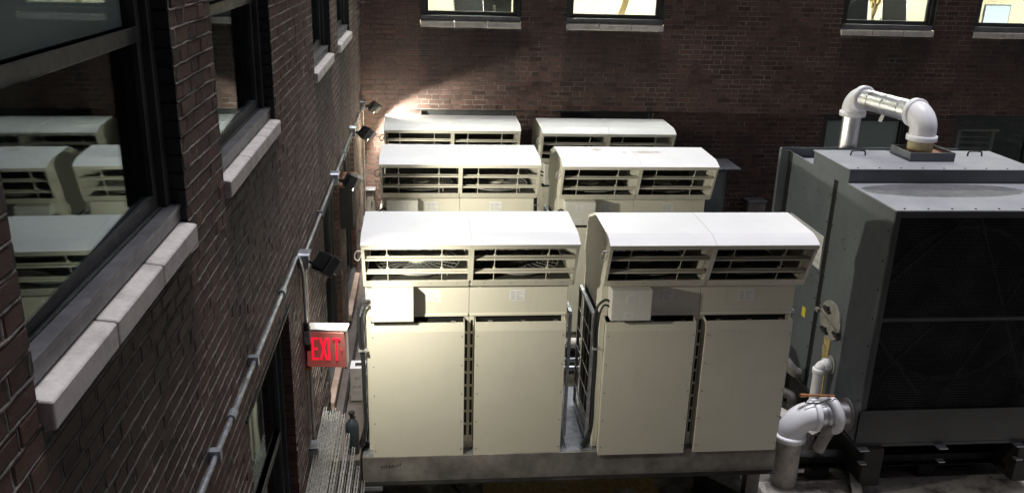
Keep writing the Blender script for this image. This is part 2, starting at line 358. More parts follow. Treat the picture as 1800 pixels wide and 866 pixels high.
# ------------------------------------------------------------------ brick buildings
def wall(bldg, P, wins, u_rng, v_rng, vtop, course, bmat, mmat, seed, vis, nrm, beadh=.0012):
    """P(u,v,d) -> point; wins = openings; real bricks inside u_rng x v_rng"""
    r = np.random.default_rng(seed); U0, U1 = u_rng; V0, V1 = v_rng
    flip = (Vector(P(1, 0, 0))-Vector(P(0, 0, 0))).cross(Vector(P(0, 1, 0))-Vector(P(0, 0, 0))).dot(Vector(nrm)) < 0
    # mortar sheet, uneven
    du = .034
    us = sorted(set(list(np.round(np.arange(U0, U1, du), 4)) + [U1] + [e for q in wins for e in q[:2] if U0 < e < U1]))
    vs_ = sorted(set(list(np.round(np.arange(V0, V1, du), 4)) + [V1] + [e for q in wins for e in q[2:] if V0 < e < V1]))
    nu, nv = len(us), len(vs_)
    d = np.clip(r.normal(-.0045, .0015, (nv, nu)), -.008, -.002)
    verts = [P(us[j], vs_[i], d[i, j]) for i in range(nv) for j in range(nu)]
    faces = []
    for i in range(nv-1):
        vm = (vs_[i]+vs_[i+1])/2
        rowins = [q for q in wins if q[2] < vm < q[3]]
        for j in range(nu-1):
            um = (us[j]+us[j+1])/2
            if any(q[0] < um < q[1] for q in rowins): continue
            f = (i*nu+j, i*nu+j+1, (i+1)*nu+j+1, (i+1)*nu+j)
            faces.append(f[::-1] if flip else f)
    mb = MB(); mb.add(verts, faces, True); mb.build('wall', mmat, bldg)
    # upper storeys
    mb = MB()
    us2 = sorted({U0-(2 if U0 > .5 else 0), U1} | {e for q in wins for e in q[:2] if q[3] > V1}); us2 = [u for u in us2]
    for a, b in zip(us2[:-1], us2[1:]):
        um = (a+b)/2; top0 = V1
        for q in wins:
            if q[0] < um < q[1] and q[3] > V1: top0 = q[3]
        lo, hi = P(a, top0, 0), P(b, vtop, -.22)
        mb.box(min(lo[0], hi[0]), max(lo[0], hi[0]), min(lo[1], hi[1]), max(lo[1], hi[1]), lo[2]+.0005, hi[2])
    mb.build('upper_wall', 'brick_high', bldg)
    # Flemish bond
    S, Hd, J = .204, .098, .0125; per = S+Hd+2*J; items = []
    ci = 0; v = V0
    while v < V1-.01:
        v1 = v+course-.0115
        cuts = [(q[0], q[1]) for q in wins if q[2] < v1-.01 and q[3] > v+.01]
        ivs = [(U0, U1)]
        for a, b in cuts:
            nx = []
            for (p, q) in ivs:
                if b <= p or a >= q: nx.append((p, q)); continue
                if a > p: nx.append((p, a))
                if b < q: nx.append((b, q))
            ivs = nx
        u = math.floor((U0-per)/per)*per + (per/2 if ci % 2 else 0) + r.uniform(-.012, .012)
        k = 0
        while u < U1:
            L = S if k % 2 == 0 else Hd
            a, b = u+r.uniform(-.004, .004), u+L+r.uniform(-.004, .004)
            for (p, q) in ivs:
                aa, bb = max(a, p), min(b, q)
                if bb-aa > .03: items.append((aa, bb, v, v1, aa == a and bb == b, k % 2))
            u += L+J; k += 1
        v += course; ci += 1
    # rank by size on the photo
    sc_ = []
    for n, (a, b, v0, v1, full, kd) in enumerate(items):
        if not full: continue
        x0, y0, z0 = proj(P(a, (v0+v1)/2, 0)); x1, y1, z1 = proj(P(b, (v0+v1)/2, 0)); _, yy, zz = proj(P((a+b)/2, v0, 0)); _, y2, _ = proj(P((a+b)/2, v1, 0))
        if z0 < .2 or z1 < .2: continue
        xm, ym = (x0+x1)/2, (y0+y1)/2
        if 0 < xm < 1800 and 0 < ym < 866 and vis(P((a+b)/2, v0, 0), xm, ym): sc_.append((abs(x1-x0)*abs(yy-y2), n))
    sc_.sort(reverse=True); single = {n for _, n in sc_[:300]}
    def brick_geo(a, b, v0, v1, c=None):
        jt = lambda s=.0016: r.uniform(-s, s)
        e = .0045; out = r.normal(.0, .0016)
        f0 = [(a, v0), (b, v0), (b, v1), (a, v1)]; f0 = [(p+jt(.0022), q+jt(.0022)) for p, q in f0]
        cu, cv = (a+b)/2, (v0+v1)/2
        f1 = [(p + (e if p < cu else -e), q + (e if q < cv else -e)) for p, q in f0]
        vs = [(p, q, -.03) for p, q in f0] + [(p, q, out-.003+jt(.001)) for p, q in f0] + [(p, q, out+.0012+jt(.0012)) for p, q in f1]
        fs = []
        for lo in (0, 4):
            for k in range(4): fs.append((lo+k, lo+(k+1) % 4, lo+4+(k+1) % 4, lo+4+k))
        fs.append((8, 9, 10, 11))
        if flip: fs = [f[::-1] for f in fs]
        return vs, fs
    big = MB(); dark = MB(); protos = {}
    for n, (a, b, v0, v1, full, kd) in enumerate(items):
        if n in single:
            key = (kd, int(r.integers(5)))
            if key not in protos:
                L = S if kd == 0 else Hd
                vs, fs = brick_geo(-L/2, L/2, -(course-.0115)/2, (course-.0115)/2)
                pm = MB(); o0 = Vector(P(0, 0, 0)); pm.add([Vector(P(*q))-o0 for q in vs], fs)
                ob = pm.build('brick', bmat, None); protos[key] = ob.data; bpy.data.objects.remove(ob)
            ob = bpy.data.objects.new('brick', protos[key]); col.objects.link(ob); ob.parent = bldg
            ob.location = Vector(P((a+b)/2, (v0+v1)/2, 0)) - wloc(bldg)
        else:
            vs, fs = brick_geo(a, b, v0, v1); big.add([P(*q) for q in vs], fs)
    # ragged mortar beads squeezed out of the joints
    bead = MB(); J2 = .0115
    def strip(pts):      # pts: (u, v, du, dv, half width): ribbon with a rounded front
        vs = []
        for (u, v, ax, hw, h1, h2) in pts:
            for o_, dd in ((-hw*1.15, -.006), (-hw*.6, h1), (hw*.6, h2), (hw*1.15, -.006)):
                vs.append(P(u, v+o_, dd) if ax else P(u+o_, v, dd))
        fs = []
        for i in range(len(pts)-1):
            for k in range(3):
                f = (4*i+k, 4*i+4+k, 4*i+5+k, 4*i+1+k)
                fs.append(f if (pts[0][2] == 1) != flip else f[::-1])
        bead.add(vs, fs, True)
    v = V0 + course - J2/2
    while v < V1-.02:
        ivs = [(U0, U1)]
        for q in wins:
            if q[2] < v+.004 and q[3] > v-.004:
                ivs = [iv for (p, e) in ivs for iv in ([(p, e)] if q[1] <= p or q[0] >= e else [(p, max(p, q[0])), (min(e, q[1]), e)])]
        for (p, e) in ivs:
            if e-p < .05: continue
            n = max(2, int((e-p)/.042)); wob = r.normal(0, .0012)
            prm = [(p+(e-p)*i/n, v+wob+r.normal(0, .0014), 1, J2/2*r.uniform(.75, 1.3), r.normal(beadh, .0011), r.normal(beadh, .0011)) for i in range(n+1)]
            strip(prm)
        v += course
    for (a, b, v0, v1, full, kd) in items:
        if b+J < U1-.01 and not any(q[0] < b+.012 < q[1] and q[2] < v0 < q[3] for q in wins):
            strip([(b+J2/2+r.normal(0, .0012), v0+(v1-v0)*f, 0, J2/2*r.uniform(.6, 1.2), r.normal(beadh-.0006, .001), r.normal(beadh-.0006, .001)) for f in (0, .5, 1)])
    bead.build('mortar_joint', mmat, bldg, kind='stuff')
    # bricks returning into the reveals of the openings
    for (a, b, z0, z1) in wins:
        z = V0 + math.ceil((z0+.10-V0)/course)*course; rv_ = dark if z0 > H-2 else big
        while z+course*.8 < min(z1, V1):
            for side, uu in ((1, a), (-1, b)):
                dd = .006 + r.uniform(0, .003)
                q = [P(uu+side*(-.02), z, 0), P(uu+side*dd, z+course-.0115, -.098)]
                rv_.box(*[c for k in range(3) for c in (min(q[0][k], q[1][k]), max(q[0][k], q[1][k]))])
            z += course
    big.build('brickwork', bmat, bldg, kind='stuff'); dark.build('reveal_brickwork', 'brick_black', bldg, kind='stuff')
    # plain masonry reveals behind
    for (a, b, z0, z1) in wins:
        for u0, u1, w0, w1 in ((a-.02, a, z0, z1), (b, b+.02, z0, z1), (a, b, z1, z1+.02)):
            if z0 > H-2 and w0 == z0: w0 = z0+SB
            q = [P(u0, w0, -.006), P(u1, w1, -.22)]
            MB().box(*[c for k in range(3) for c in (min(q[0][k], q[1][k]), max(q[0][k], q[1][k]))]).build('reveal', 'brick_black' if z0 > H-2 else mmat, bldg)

def pbox(mb, P, u0, u1, v0, v1, d0, d1):
    q = [P(u0, v0, d0), P(u1, v1, d1)]
    return mb.box(*[c for k in range(3) for c in (min(q[0][k], q[1][k]), max(q[0][k], q[1][k]))])
def window(bldg, P, a, b, z0, z1, rail, upper_shade=False, sill_blocks=3, sub=True, skew=0.0, stone='stone'):
    fr = MB(); w_ = .062
    for u0, u1, v0, v1 in ((a, a+w_, z0, z1), (b-w_, b, z0, z1), (a+w_, b-w_, z1-w_, z1), (a+w_, b-w_, z0, z0+.075)): pbox(fr, P, u0, u1, v0, v1, -.058 if u1-u0 < .1 else -.075, -.17)
    f = fr.build('window', 'bronze', bldg, .004)
    # sashes
    ss = MB(); w2 = .05
    for (v0, v1, d0) in ((z0+.075, rail, -.088), (rail-.055, z1-w_, -.084)):
        for u0, u1, p, q in ((a+w_, a+w_+w2, v0, v1), (b-w_-w2, b-w_, v0, v1), (a+w_+w2, b-w_-w2, v1-.055, v1), (a+w_+w2, b-w_-w2, v0, v0+.055)): pbox(ss, P, u0, u1, p, q, d0, d0-.045)
    ss.build('sash', 'bronze', f, .003)
    for (v0, v1, d0, sk) in ((z0+.13, rail-.055, -.108, skew), (rail, z1-w_-.055, -.108, 0)):
        ua, ub = a+w_+w2-.006, b-w_-w2+.006; da = d0 + math.tan(sk)*(ub-ua)
        k = [P(u, v, d_) for v in (v0-.006, v1+.006) for u, d_ in ((ua, da), (ua, da-.005), (ub, d0), (ub, d0-.005))]
        pn = MB().add(k, [(0, 2, 6, 4), (1, 5, 7, 3), (0, 1, 3, 2), (4, 6, 7, 5), (0, 4, 5, 1), (2, 3, 7, 6)]).build('pane', 'glass', f)
        bm = bmesh.new(); bm.from_mesh(pn.data); bmesh.ops.recalc_face_normals(bm, faces=bm.faces); bm.to_mesh(pn.data); bm.free()
    if upper_shade:
        pbox(MB(), P, a+w_+w2+.002, b-w_-w2-.002, rail+.001, z1-w_-.003, -.131, -.134).build('roller_shade', 'shade', f)
    if sub:
        s = MB(); q0 = P(a+.004, z0, 0)
        pbox(s, P, a+.004, b-.004, z0+.052, z0+.07, -.022, -.074); pbox(s, P, a+.004, b-.004, z0+.004, z0+.052, -.027, -.074)
        s.build('sub_sill', 'sub_sill', f, .003)
    n = sill_blocks; L = (b-a)/n
    for i in range(n):
        u0, u1 = a+i*L+.004+random.uniform(0, .002), a+(i+1)*L-.004
        # sloping top: profile in (d,z)
        pf = [(-.10, z0+.006), (.030, z0-.012), (.033, z0-.018), (.032, z0-.092), (.0, z0-.096), (-.10, z0-.096)]
        k = [P(u0, v, d_) for d_, v in pf]+[P(u1, v, d_) for d_, v in pf]; nn = len(pf)
        fs = [tuple(range(nn)), tuple(range(nn, 2*nn))[::-1]]+[(j, nn+j, nn+(j+1) % nn, (j+1) % nn) for j in range(nn)]
        sb = MB().add(k, fs); ob = sb.build('sill_block', stone, bldg, .006)
        bm = bmesh.new(); bm.from_mesh(ob.data); bmesh.ops.recalc_face_normals(bm, faces=bm.faces); bm.to_mesh(ob.data); bm.free()
    return f

PL = lambda u, v, d: (d, u, v)
PB = lambda u, v, d: (u, YB-d, v)
side = thing('brick_building', (0, 6.5, 0), 'dark brick wing with stone sills, floodlight conduit and unlit windows', 'building')
far = thing('brick_building', (6, YB, 0), 'brick wing with lit office windows above dark lower windows', 'building')
SB = .097
wl_ = [(a, b, SZ-SB, HZ) for a, b in UPL] + [(a, b, LSZ-SB, LHZ) for a, b in LOL]
wb_ = [(a, b, SZ-SB, HZ) for a, b in UPB] + [(a, b, LSZ-SB, LHZ) for a, b in LOB]
wall(side, PL, wl_, (1.2, YB), (H-5.3+.005, H+.5), H+7.5, .0672, 'brick_side', 'mortar_side', 3, lambda p, x, y: x < 640, (1, 0, 0), .0022)
wall(far, PB, wb_, (0, 12.6), (H-5.3+.005, H+.3), H+7.5, .072, 'brick_far', 'mortar_far', 5, lambda p, x, y: y < 195 and not 1470 < x < 1660 and x > 650, (0, -1, 0))
for i, (a, b) in enumerate(UPL): window(side, PL, a, b, SZ, HZ, H-.31, True, skew=math.radians(1.75))
for a, b in LOL: window(side, PL, a, b, LSZ, LHZ, H-3.25, False, skew=math.radians(1.75), stone='stone_tan')
for a, b in UPB: window(far, PB, a, b, SZ, HZ, H+.05, False)
for i, (a, b) in enumerate(LOB): window(far, PB, a, b, LSZ, LHZ, H-3.2, i == 2)
# unseen wing added behind the viewer to keep low sky light off the fronts
rw = thing('brick_building', (5, -2, 0), 'unseen brick wing added opposite the lit office windows to block low sky light', 'building')
MB().box(-.5, 14, -2.6, -1.3, .002, H+7.5).build('wall', 'brick_high', rw)
MB().box(-.5, 14.05, -2.65, -1.25, H+7.501, H+7.65).build('coping', 'stone', rw)
# steel lintels over lower openings
for a, b in LOB: MB().box(a-.08, b+.08, YB-.012, YB+.09, LHZ-.012, LHZ+.006).build('lintel', 'steel_dark', far)
for a, b in LOL: MB().box(-.09, .012, a-.08, b+.08, LHZ-.012, LHZ+.006).build('lintel', 'steel_dark', side)
# dark rooms behind the unlit windows
def room(bldg, x0, x1, y0, y1, z0, z1, open_side, mat, floor):
    mb = MB(); t_ = .05
    if open_side != '+x': mb.box(x1-t_, x1, y0, y1, z0, z1)
    if open_side != '-y': mb.box(x0, x1-t_, y0, y0+t_, z0, z1)
    mb.box(x0, x0+t_, y0+t_, y1-t_, z0, z1); mb.box(x0+t_, x1-t_, y1-t_, y1, z0, z1)
    mb.box(x0+t_, x1-t_, y0+t_, y1-t_, z1-t_, z1)
    mb.build('room_wall', mat, bldg); MB().box(x0+t_, x1-t_, y0+t_, y1-t_, z0, z0+t_).build('room_floor', floor, bldg)
room(side, -3.2, -.225, .9, YB-.1, H-2.0, H+1.3, '+x', 'room_dark', 'room_dark')
room(side, -3.2, -.225, .9, YB-.1, H-5.25, H-2.05, '+x', 'room_dark', 'room_dark')
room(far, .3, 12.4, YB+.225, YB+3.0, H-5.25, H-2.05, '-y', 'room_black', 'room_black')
room(far, .3, 12.4, YB+.225, YB+4.2, H-1.95, H+1.3, '-y', 'office_wall', 'office_floor')
for i, x in enumerate((1.6, 3.8, 6.2, 8.0, 10.2)):
    MB().box(x-.55, x+.55, YB+1.2, YB+1.75, H+1.215, H+1.235).build('ceiling_lamp', 'ceiling_lamp', far)

# ------------------------------------------------------------------ condensing units: local frame, x across, y back, z above the deck
DECK = H-4.55
W, HW = 1.86, .93
def make_unit(loc):
    t = thing('condensing_unit', loc, '', 'hvac unit', 'cream condensing units in rows')
    B = Vector(loc)
    def at(mb): mb.v = [tuple(Vector(p)+B) for p in mb.v]; return mb
    prof = [(0, 2.145), (.035, 2.162), (.10, 2.187), (.165, 2.203), (.75, 2.215), (1.06, 2.10), (1.15, 1.71)]
    for i in (0, 1):
        x0, x1 = i*HW+.0015, (i+1)*HW-.0015
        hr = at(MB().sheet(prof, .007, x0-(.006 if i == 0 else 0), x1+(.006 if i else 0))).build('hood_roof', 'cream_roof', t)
        at(MB().box(x0, x1, -.003, .004, 2.108, 2.143)).build('hood_lip', 'cream', t)
        at(MB().sheet([(.155, 1.765), (.195, 1.70), (.30, 1.715)], .005, x0+.012, x1-.012)).build('bottom_lip', 'cream', t)
        # rivets along the bottom lip
        rv = MB()
        for k in range(4):
            xx = x0+.12+k*.23; rv.tube([(xx, .172, 1.736), (xx, .166, 1.732)], .006, 6)
        at(rv).build('rivet', 'galv', t, kind='stuff')
        # louvre blades and their linkage
        for zc, yc in ((1.988, .118), (1.845, .178)):
            at(MB().sheet([(yc-.030, zc-.013), (yc-.028, zc-.002), (yc+.010, zc+.006), (yc+.014, zc+.012), (yc+.024, zc+.013)], .003, x0+.02, x1-.02)).build('louvre_blade', 'cream', t)
        for xr in (.21, .68):
            rod = MB().tube([(x0+xr, .05, 2.15), (x0+xr, .145, 1.99), (x0+xr, .205, 1.85), (x0+xr, .262, 1.72)], .0045, 6)
            for zc, yc in ((1.99, .145), (1.85, .208)): rod.box(x0+xr-.012, x0+xr+.012, yc-.008, yc+.008, zc-.008, zc+.022)
            at(rod).build('linkage_rod', 'cream', t)
        # inside: dark liner, fan deck, guard
        ln = MB().box(x0+.012, x1-.012, 1.085, 1.09, 1.72, 2.07).sheet([(.05, 2.155), (.165, 2.19), (.75, 2.203), (1.05, 2.085)], .004, x0+.012, x1-.012).box(x0+.012, x1-.012, .30, 1.10, 1.705, 1.712)
        at(ln).build('liner', 'liner', t)
        g = MB(); cx_, cy_, gz = x0+HW/2, .70, 1.755
        for rr in (.10, .13, .16, .19, .22, .25, .28, .31, .34, .385):
            g.tube([(cx_+rr*math.cos(a*math.pi/14), cy_+rr*math.sin(a*math.pi/14), gz+.02*(1-rr/.385)) for a in range(29)], .0022 if rr < .38 else .007, 4, False)
        for a in range(24):
            c_, s_ = math.cos(a*math.pi/12), math.sin(a*math.pi/12)
            g.bar((cx_+.08*c_, cy_+.08*s_, gz+.016), (cx_+.385*c_, cy_+.385*s_, gz), .0035)
        for a in range(4):
            c_, s_ = math.cos(a*math.pi/2+.78), math.sin(a*math.pi/2+.78); g.bar((cx_+.38*c_, cy_+.38*s_, 1.71), (cx_+.38*c_, cy_+.38*s_, gz), .012)
        fg = at(g).build('fan_guard', 'guard_wire', t)
        cap = at(MB().tube([(cx_, cy_, gz+.004), (cx_, cy_, gz+.03)], .10, 20)).build('motor_cap', 'cream', fg)
        fb = MB()
        for a in range(5):
            th = a*2*math.pi/5; c_, s_ = math.cos(th), math.sin(th)
            fb.obox((cx_+.22*c_, cy_+.22*s_, gz-.035), (.13*c_, .13*s_, 0), (-.07*s_, .07*c_, .018), (0, 0, .003))
        at(fb).build('fan_blade', 'coil', fg)
        # cabinet: upper shell, corner posts, coil behind the intake cover
        cx0, cx1 = (.008, HW-.0015) if i == 0 else (HW+.0015, W-.035)
        sh = MB().box(cx0, cx1, .28, 1.12, 1.376, 1.699)
        at(sh).build('upper_cabinet', 'cream', t, .004)
        at(MB().prism([(.279, 1.400), (.268, 1.388), (.268, 1.374), (.30, 1.370), (.30, 1.3755)], cx0+.01, cx1-.01)).build('drip_edge', 'cream', t)
        lo = MB()
        for px0, px1 in ((cx0, cx0+.045), (cx1-.045, cx1)):
            for py0, py1 in ((.285, .345), (1.06, 1.12)): lo.box(px0, px1, py0, py1, .07, 1.3755)
        lo.box(cx0, cx1, .285, 1.12, .0, .07)
        at(lo).build('lower_frame', 'cream', t, .003)
        at(MB().box(cx0+.012, cx1-.012, .31, 1.09, .07, 1.372)).build('coil', 'coil', t)
        # slots in the centre posts
        sl = MB(); px = (cx1-.034, cx1-.012) if i == 0 else (cx0+.012, cx0+.034)
        for k in range(9): sl.box(px[0], px[1], .282, .290, .14+k*.135, .14+k*.135+.108)
        at(sl).build('post_slot', 'void', t)
        # intake cover
        c0, c1 = ((.048, .885), (.982, 1.805))[i]; yf = .17
        cv = MB().sheet([(yf, -.025), (yf, 1.268), (yf+.016, 1.343), (yf+.030, 1.345)], .004, c0, c1)
        for xs in (c0, c1-.004): cv.prism([(yf+.002, -.02), (yf+.002, 1.268), (yf+.018, 1.343), (.284, 1.36), (.284, .10), (yf+.03, -.02)], xs, xs+.004)
        cv.box(c0+.004, c1-.004, yf+.005, yf+.028, -.0245, -.0205)
        at(cv).build('intake_cover', 'cream', t)
        sc2 = MB()
        for k in range(5):
            for xs in (c0+.022, c1-.022): sc2.tube([(xs, yf-.003, .06+k*.29), (xs, yf+.001, .06+k*.29)], .0065, 6)
        for k in range(4): sc2.tube([(cx0+.10+k*.23, .2765, 1.675), (cx0+.10+k*.23, .281, 1.675)], .006, 6)
        at(sc2).build('screw', 'galv_dull', t, kind='stuff')
        bk = MB()
        for k in range(3): bk.box(c0+.12+k*.3, c0+.16+k*.3, yf+.045, .285, 1.320, 1.325)
        at(bk).build('cover_bracket', 'galv_dull', t)
        # rating sticker
        lx = cx0+(.52 if i == 0 else .36)
        st_ = at(MB().box(lx, lx+.145, .2785, .2805, 1.515, 1.625)).build('sticker', 'sticker', t)
        pr = MB()
        for k in range(5): pr.box(lx+.012, lx+.05, .2776, .2786, 1.528+k*.017, 1.535+k*.017); pr.box(lx+.062, lx+.132-.02*(k % 3), .2776, .2786, 1.528+k*.017, 1.534+k*.017)
        at(pr).build('print', 'print', st_, kind='stuff')
    for xs, nm in ((.0, 'hood_side'), (HW-.003, 'hood_side'), (W-.006, 'hood_side')):
        poly = [(.002, 2.138), (.10, 2.178), (.165, 2.194), (.75, 2.206), (1.055, 2.092), (1.142, 1.70), (.195, 1.70)]
        at(MB().prism(poly, xs, xs+.006)).build(nm, 'cream', t)
    for xs in (.006, HW-.024, HW+.003, W-.026):     # folded front flanges
        at(MB().prism([(.0, 2.138), (.006, 2.138), (.201, 1.70), (.195, 1.70)], xs, xs+.020)).build('front_flange', 'cream', t)
    for sx, x in ((-1, .008), (1, W-.035)):            # side coil with its guard
        y0, y1, z0, z1 = .35, 1.06, .07, 1.36
        xo = x+sx*.045
        fm = MB()
        for a, b in (((xo, y0, z0), (xo, y0, z1)), ((xo, y1, z0), (xo, y1, z1)), ((xo, y0, z0), (xo, y1, z0)), ((xo, y0, z1), (xo, y1, z1))): fm.bar(a, b, .028, .03, (1, 0, 0))
        gf = at(fm).build('coil_guard', 'galv', t)
        wr = MB()
        for k in range(1, 6): wr.bar((xo+sx*.012, y0, z0+(z1-z0)*k/6), (xo+sx*.012, y1, z0+(z1-z0)*k/6), .007)
        for k in range(1, 4): wr.bar((xo+sx*.006, y0+(y1-y0)*k/4, z0), (xo+sx*.006, y0+(y1-y0)*k/4, z1), .006)
        at(wr).build('guard_wire', 'guard_wire', gf)
        fn = MB()
        for k in range(30): fn.box(min(x-sx*.006, x-sx*.03), max(x-sx*.006, x-sx*.03), y0+.01+k*.0235, y0+.018+k*.0235, .08, 1.35)
        at(fn).build('coil_fin', 'coil', t)
    # control box on the left module
    cb = at(MB().box(.065, .435, .105, .279, 1.395, 1.688)).build('control_box', 'box_grey', t, .008)
    for z0, z1, x0 in ((1.565, 1.645, .195), (1.425, 1.478, .185)):
        s_ = at(MB().box(x0, x0+.088, .1035, .1055, z0, z1)).build('sticker', 'sticker', cb)
    pr = MB()
    for k in range(4): pr.box(.21, .268, .1026, .1036, 1.575+k*.016, 1.580+k*.016)
    for k in range(2): pr.box(.20, .255, .1026, .1036, 1.437+k*.018, 1.442+k*.018)
    at(pr).build('print', 'print', cb, kind='stuff')
    for k, (dx, dz, r_) in enumerate(((0, 0, .0125), (.03, -.05, .0105))):
        pts = [(.07, .20, 1.55+dz), (.02, .20, 1.56+dz), (-.045+dx, .20, 1.48+dz), (-.055+dx, .21, 1.25), (-.03+dx*.5, .22, .95), (-.025+dx*.3, .22, .60), (-.02+dx*.3, .22, .34), (-.06+dx, .21, .17), (-.10+dx, .25, .04), (-.03, .34, .016), (.03, .40, .03)]
        cn = at(MB().tube(smooth_path(pts), r_, 8)).build('cable', 'rubber', t)
        at(MB().box(-.06+dx, -.01+dx, .19, .235, 1.07, 1.085)).build('cable_tie', 'guard_wire', cn)
    # lifting hook of wire on the hood side
    at(MB().tube(smooth_path([(0, .10, 2.06), (-.045, .10, 2.055), (-.06, .10, 2.0), (-.03, .10, 1.975), (0, .10, 2.03)]), .006, 6)).build('wire_hook', 'guard_wire', t)
    return t
spots = [((.389, 6.965), 'condensing unit with brightly lit control box, beside wire panels and the gas cylinder'),
         ((2.508, 6.925), 'condensing unit in front beside grey generator, its cable looping down to the deck'),
         ((.409, 9.788), 'middle-row condensing unit near the brick wall, lit fan guard visible behind louvres'),
         ((2.518, 9.727), 'condensing unit with rust-brown stains on its white hood roof'),
         ((.375, 11.72), 'rear condensing unit next to the bright glare on the far brick wall'),
         ((2.515, 11.58), 'rear condensing unit close to far wall, clean hood, next to tall grey cabinet')]
proto = make_unit((spots[0][0][0], spots[0][0][1], DECK))
proto['label'] = spots[0][1]
units = [proto]
for (x, y), lb in spots[1:]:
    u_ = copy_tree(proto)
    for ch in u_.children:
        if ch.name.startswith('louvre_blade'): ch.location.z += random.uniform(-.006, .006)
        if ch.name.startswith('intake_cover'): ch.location.y += random.uniform(-.006, .004); ch.rotation_euler.z = random.uniform(-.004, .004)
    u_.location = (x, y, DECK); u_['label'] = lb; units.append(u_)

# ------------------------------------------------------------------ steel platforms under the rows
def platform(y0, y1, label, z=DECK, legs=True):
    t = thing('steel_platform', (2.33, (y0+y1)/2, 0), label, 'platform', 'steel platforms under the units')
    x0, x1 = .335, 4.335
    MB().prism([(y0, z-.265), (y0+.085, z-.265), (y0+.085, z-.253), (y0+.012, z-.253), (y0+.012, z-.016), (y0+.085, z-.016), (y0+.085, z-.004), (y0, z-.004)], x0, x1).build('front_beam', 'galv_dull', t)
    MB().box(x0, x1, y0-.055, y0+.08, z-.275, z-.2665).build('beam_flange', 'steel_dark', t)
    MB().box(x0, x1, y1-.1, y1, z-.25, z-.005).build('rear_beam', 'galv_dull', t)
    for xa in (x0+.012, 1.25, 2.28, 3.3, x1-.092): MB().box(xa, xa+.08, y0+.09, y1-.105, z-.24, z-.012).build('cross_beam', 'galv_dull', t)
    xs = [x0, .9, 1.6, 2.26, 2.52, 3.2, 3.85, x1]
    for a, b in zip(xs[:-1], xs[1:]):
        ym = y0+.10+(y1-y0-.2)*.5
        for p, q in ((y0+.02, ym), (ym, y1)): MB().box(a+.003, b-.003, p+.003, q-.003, z-.004, z-.0005).build('deck_sheet', 'galv', t)
    for xa in ((.36, 4.10) if legs else ()):
        for ya in (y0+.05, y1-.2):
            MB().box(xa, xa+.13, ya, ya+.012, .0, z-.276).box(xa+.05, xa+.08, ya+.0125, ya+.11, 0, z-.276).box(xa, xa+.13, ya+.1105, ya+.122, 0, z-.276).build('leg', 'galv_dull', t)
            MB().box(xa-.05, xa+.18, ya-.05, ya+.17, z-.2755, z-.24-.005+.0).build('cap_plate', 'galv', t) if False else None
    return t
pf1 = platform(7.12, 8.42, 'steel beam platform with marker scribble, carrying the two front units')
platform(9.93, 11.05, 'steel platform carrying the middle pair of units')
platform(11.82, 12.9, 'steel platform carrying the rear pair of units against far wall')
bx_ = MB().box(.30, .52, 7.05, 7.13, DECK-.315, DECK-.277).build('bearing_plate', 'galv', pf1)
text_mesh('marker_scribble', 'MTAK-17', .048, 'void', pf1, Matrix.Translation(Vector((.60, 7.1185, DECK-.10))-wloc(pf1)) @ Matrix.Rotation(math.radians(8), 4, 'Y').inverted() @ Matrix.Rotation(math.radians(90), 4, 'X'))

# pipes running across behind the front row
for yy, z, r_, mt, lb in ((8.62, H-4.12, .055, 'white_dirty', 'insulated pale pipe running across behind the front units'), (8.66, H-4.35, .03, 'galv', 'upper thin metal pipe of the pair crossing behind the front units'), (8.70, H-4.47, .03, 'galv', 'lower thin metal pipe of the pair crossing behind the front units')):
    p_ = MB().tube([(.5, yy, z), (4.3, yy, z)], r_, 12); 
    for xx in (.7, 2.0, 3.9): p_.box(xx-.02, xx+.02, yy-.02, yy+.02, .002, z-r_*.9)
    tag(p_.build('pipe', mt), lb, 'pipe')

# ------------------------------------------------------------------ generator
GX0, GX1, GY0, GY1, GZ0, GZ1 = 5.285, 7.36, 7.375, 9.90, H-4.70, H-2.237
gen = thing('generator', (6.3, 8.6, 0), 'large dark grey generator enclosure with wire mesh front and white roof stack', 'generator')
fw = .045
# shell
MB().box(GX0, GX0+.02, GY0+.03, 8.572, GZ0, GZ1-.004).build('side_panel', 'gen_grey', gen, .003)
MB().box(GX0, GX0+.02, 8.672, GY1-.11, GZ0, GZ1-.004).build('side_panel', 'gen_grey', gen, .003)
MB().box(GX0+.012, GX0+.03, 8.572, 8.672, GZ0, GZ1-.01).build('door_gap', 'void', gen)
MB().box(GX1-.02, GX1, GY0+.03, GY1, GZ0, GZ1-.004).build('side_panel', 'gen_grey', gen)
MB().box(GX0+.02, GX1-.02, GY1-.02, GY1, GZ0, GZ1-.1).build('rear_panel', 'gen_grey', gen)
MB().box(GX0+.02, GX1-.02, 8.25, 8.27, GZ0, GZ1-.02).build('bulkhead', 'void', gen)
HZT = H-2.078
MB().box(GX0-.004, GX1+.004, GY0-.005, 8.364, GZ1-.004, GZ1+.012).build('roof_panel', 'gen_roof', gen, .003)
MB().box(GX0+.002, GX1-.002, 8.3645, 9.235, GZ1-.03, HZT-.012).build('hatch_curb', 'gen_grey', gen, .003)
hl = MB().box(GX0-.012, GX1+.012, 8.355, 9.245, HZT-.0115, HZT).build('roof_hatch', 'gen_roof', gen, .003)
for hx in (5.67, 7.03):
    hd = MB().tube(smooth_path([(hx-.085, 8.985, HZT), (hx-.065, 8.985, HZT+.05), (hx+.065, 8.985, HZT+.05), (hx+.085, 8.985, HZT)], 4), .009, 8).build('handle', 'black_paint', hl)
MB().box(GX0+.02, GX1-.02, 9.25, GY1-.02, GZ1-.10, GZ1-.085).build('roof_tray', 'gen_roof', gen)
cc_ = MB()
for xx in (5.50,): cc_.box(xx, xx+.16, 9.36, 9.46, GZ1-.085, GZ1-.03).tube([(xx-.04, 9.41, GZ1-.05), (xx+.2, 9.41, GZ1-.05)], .03, 8)
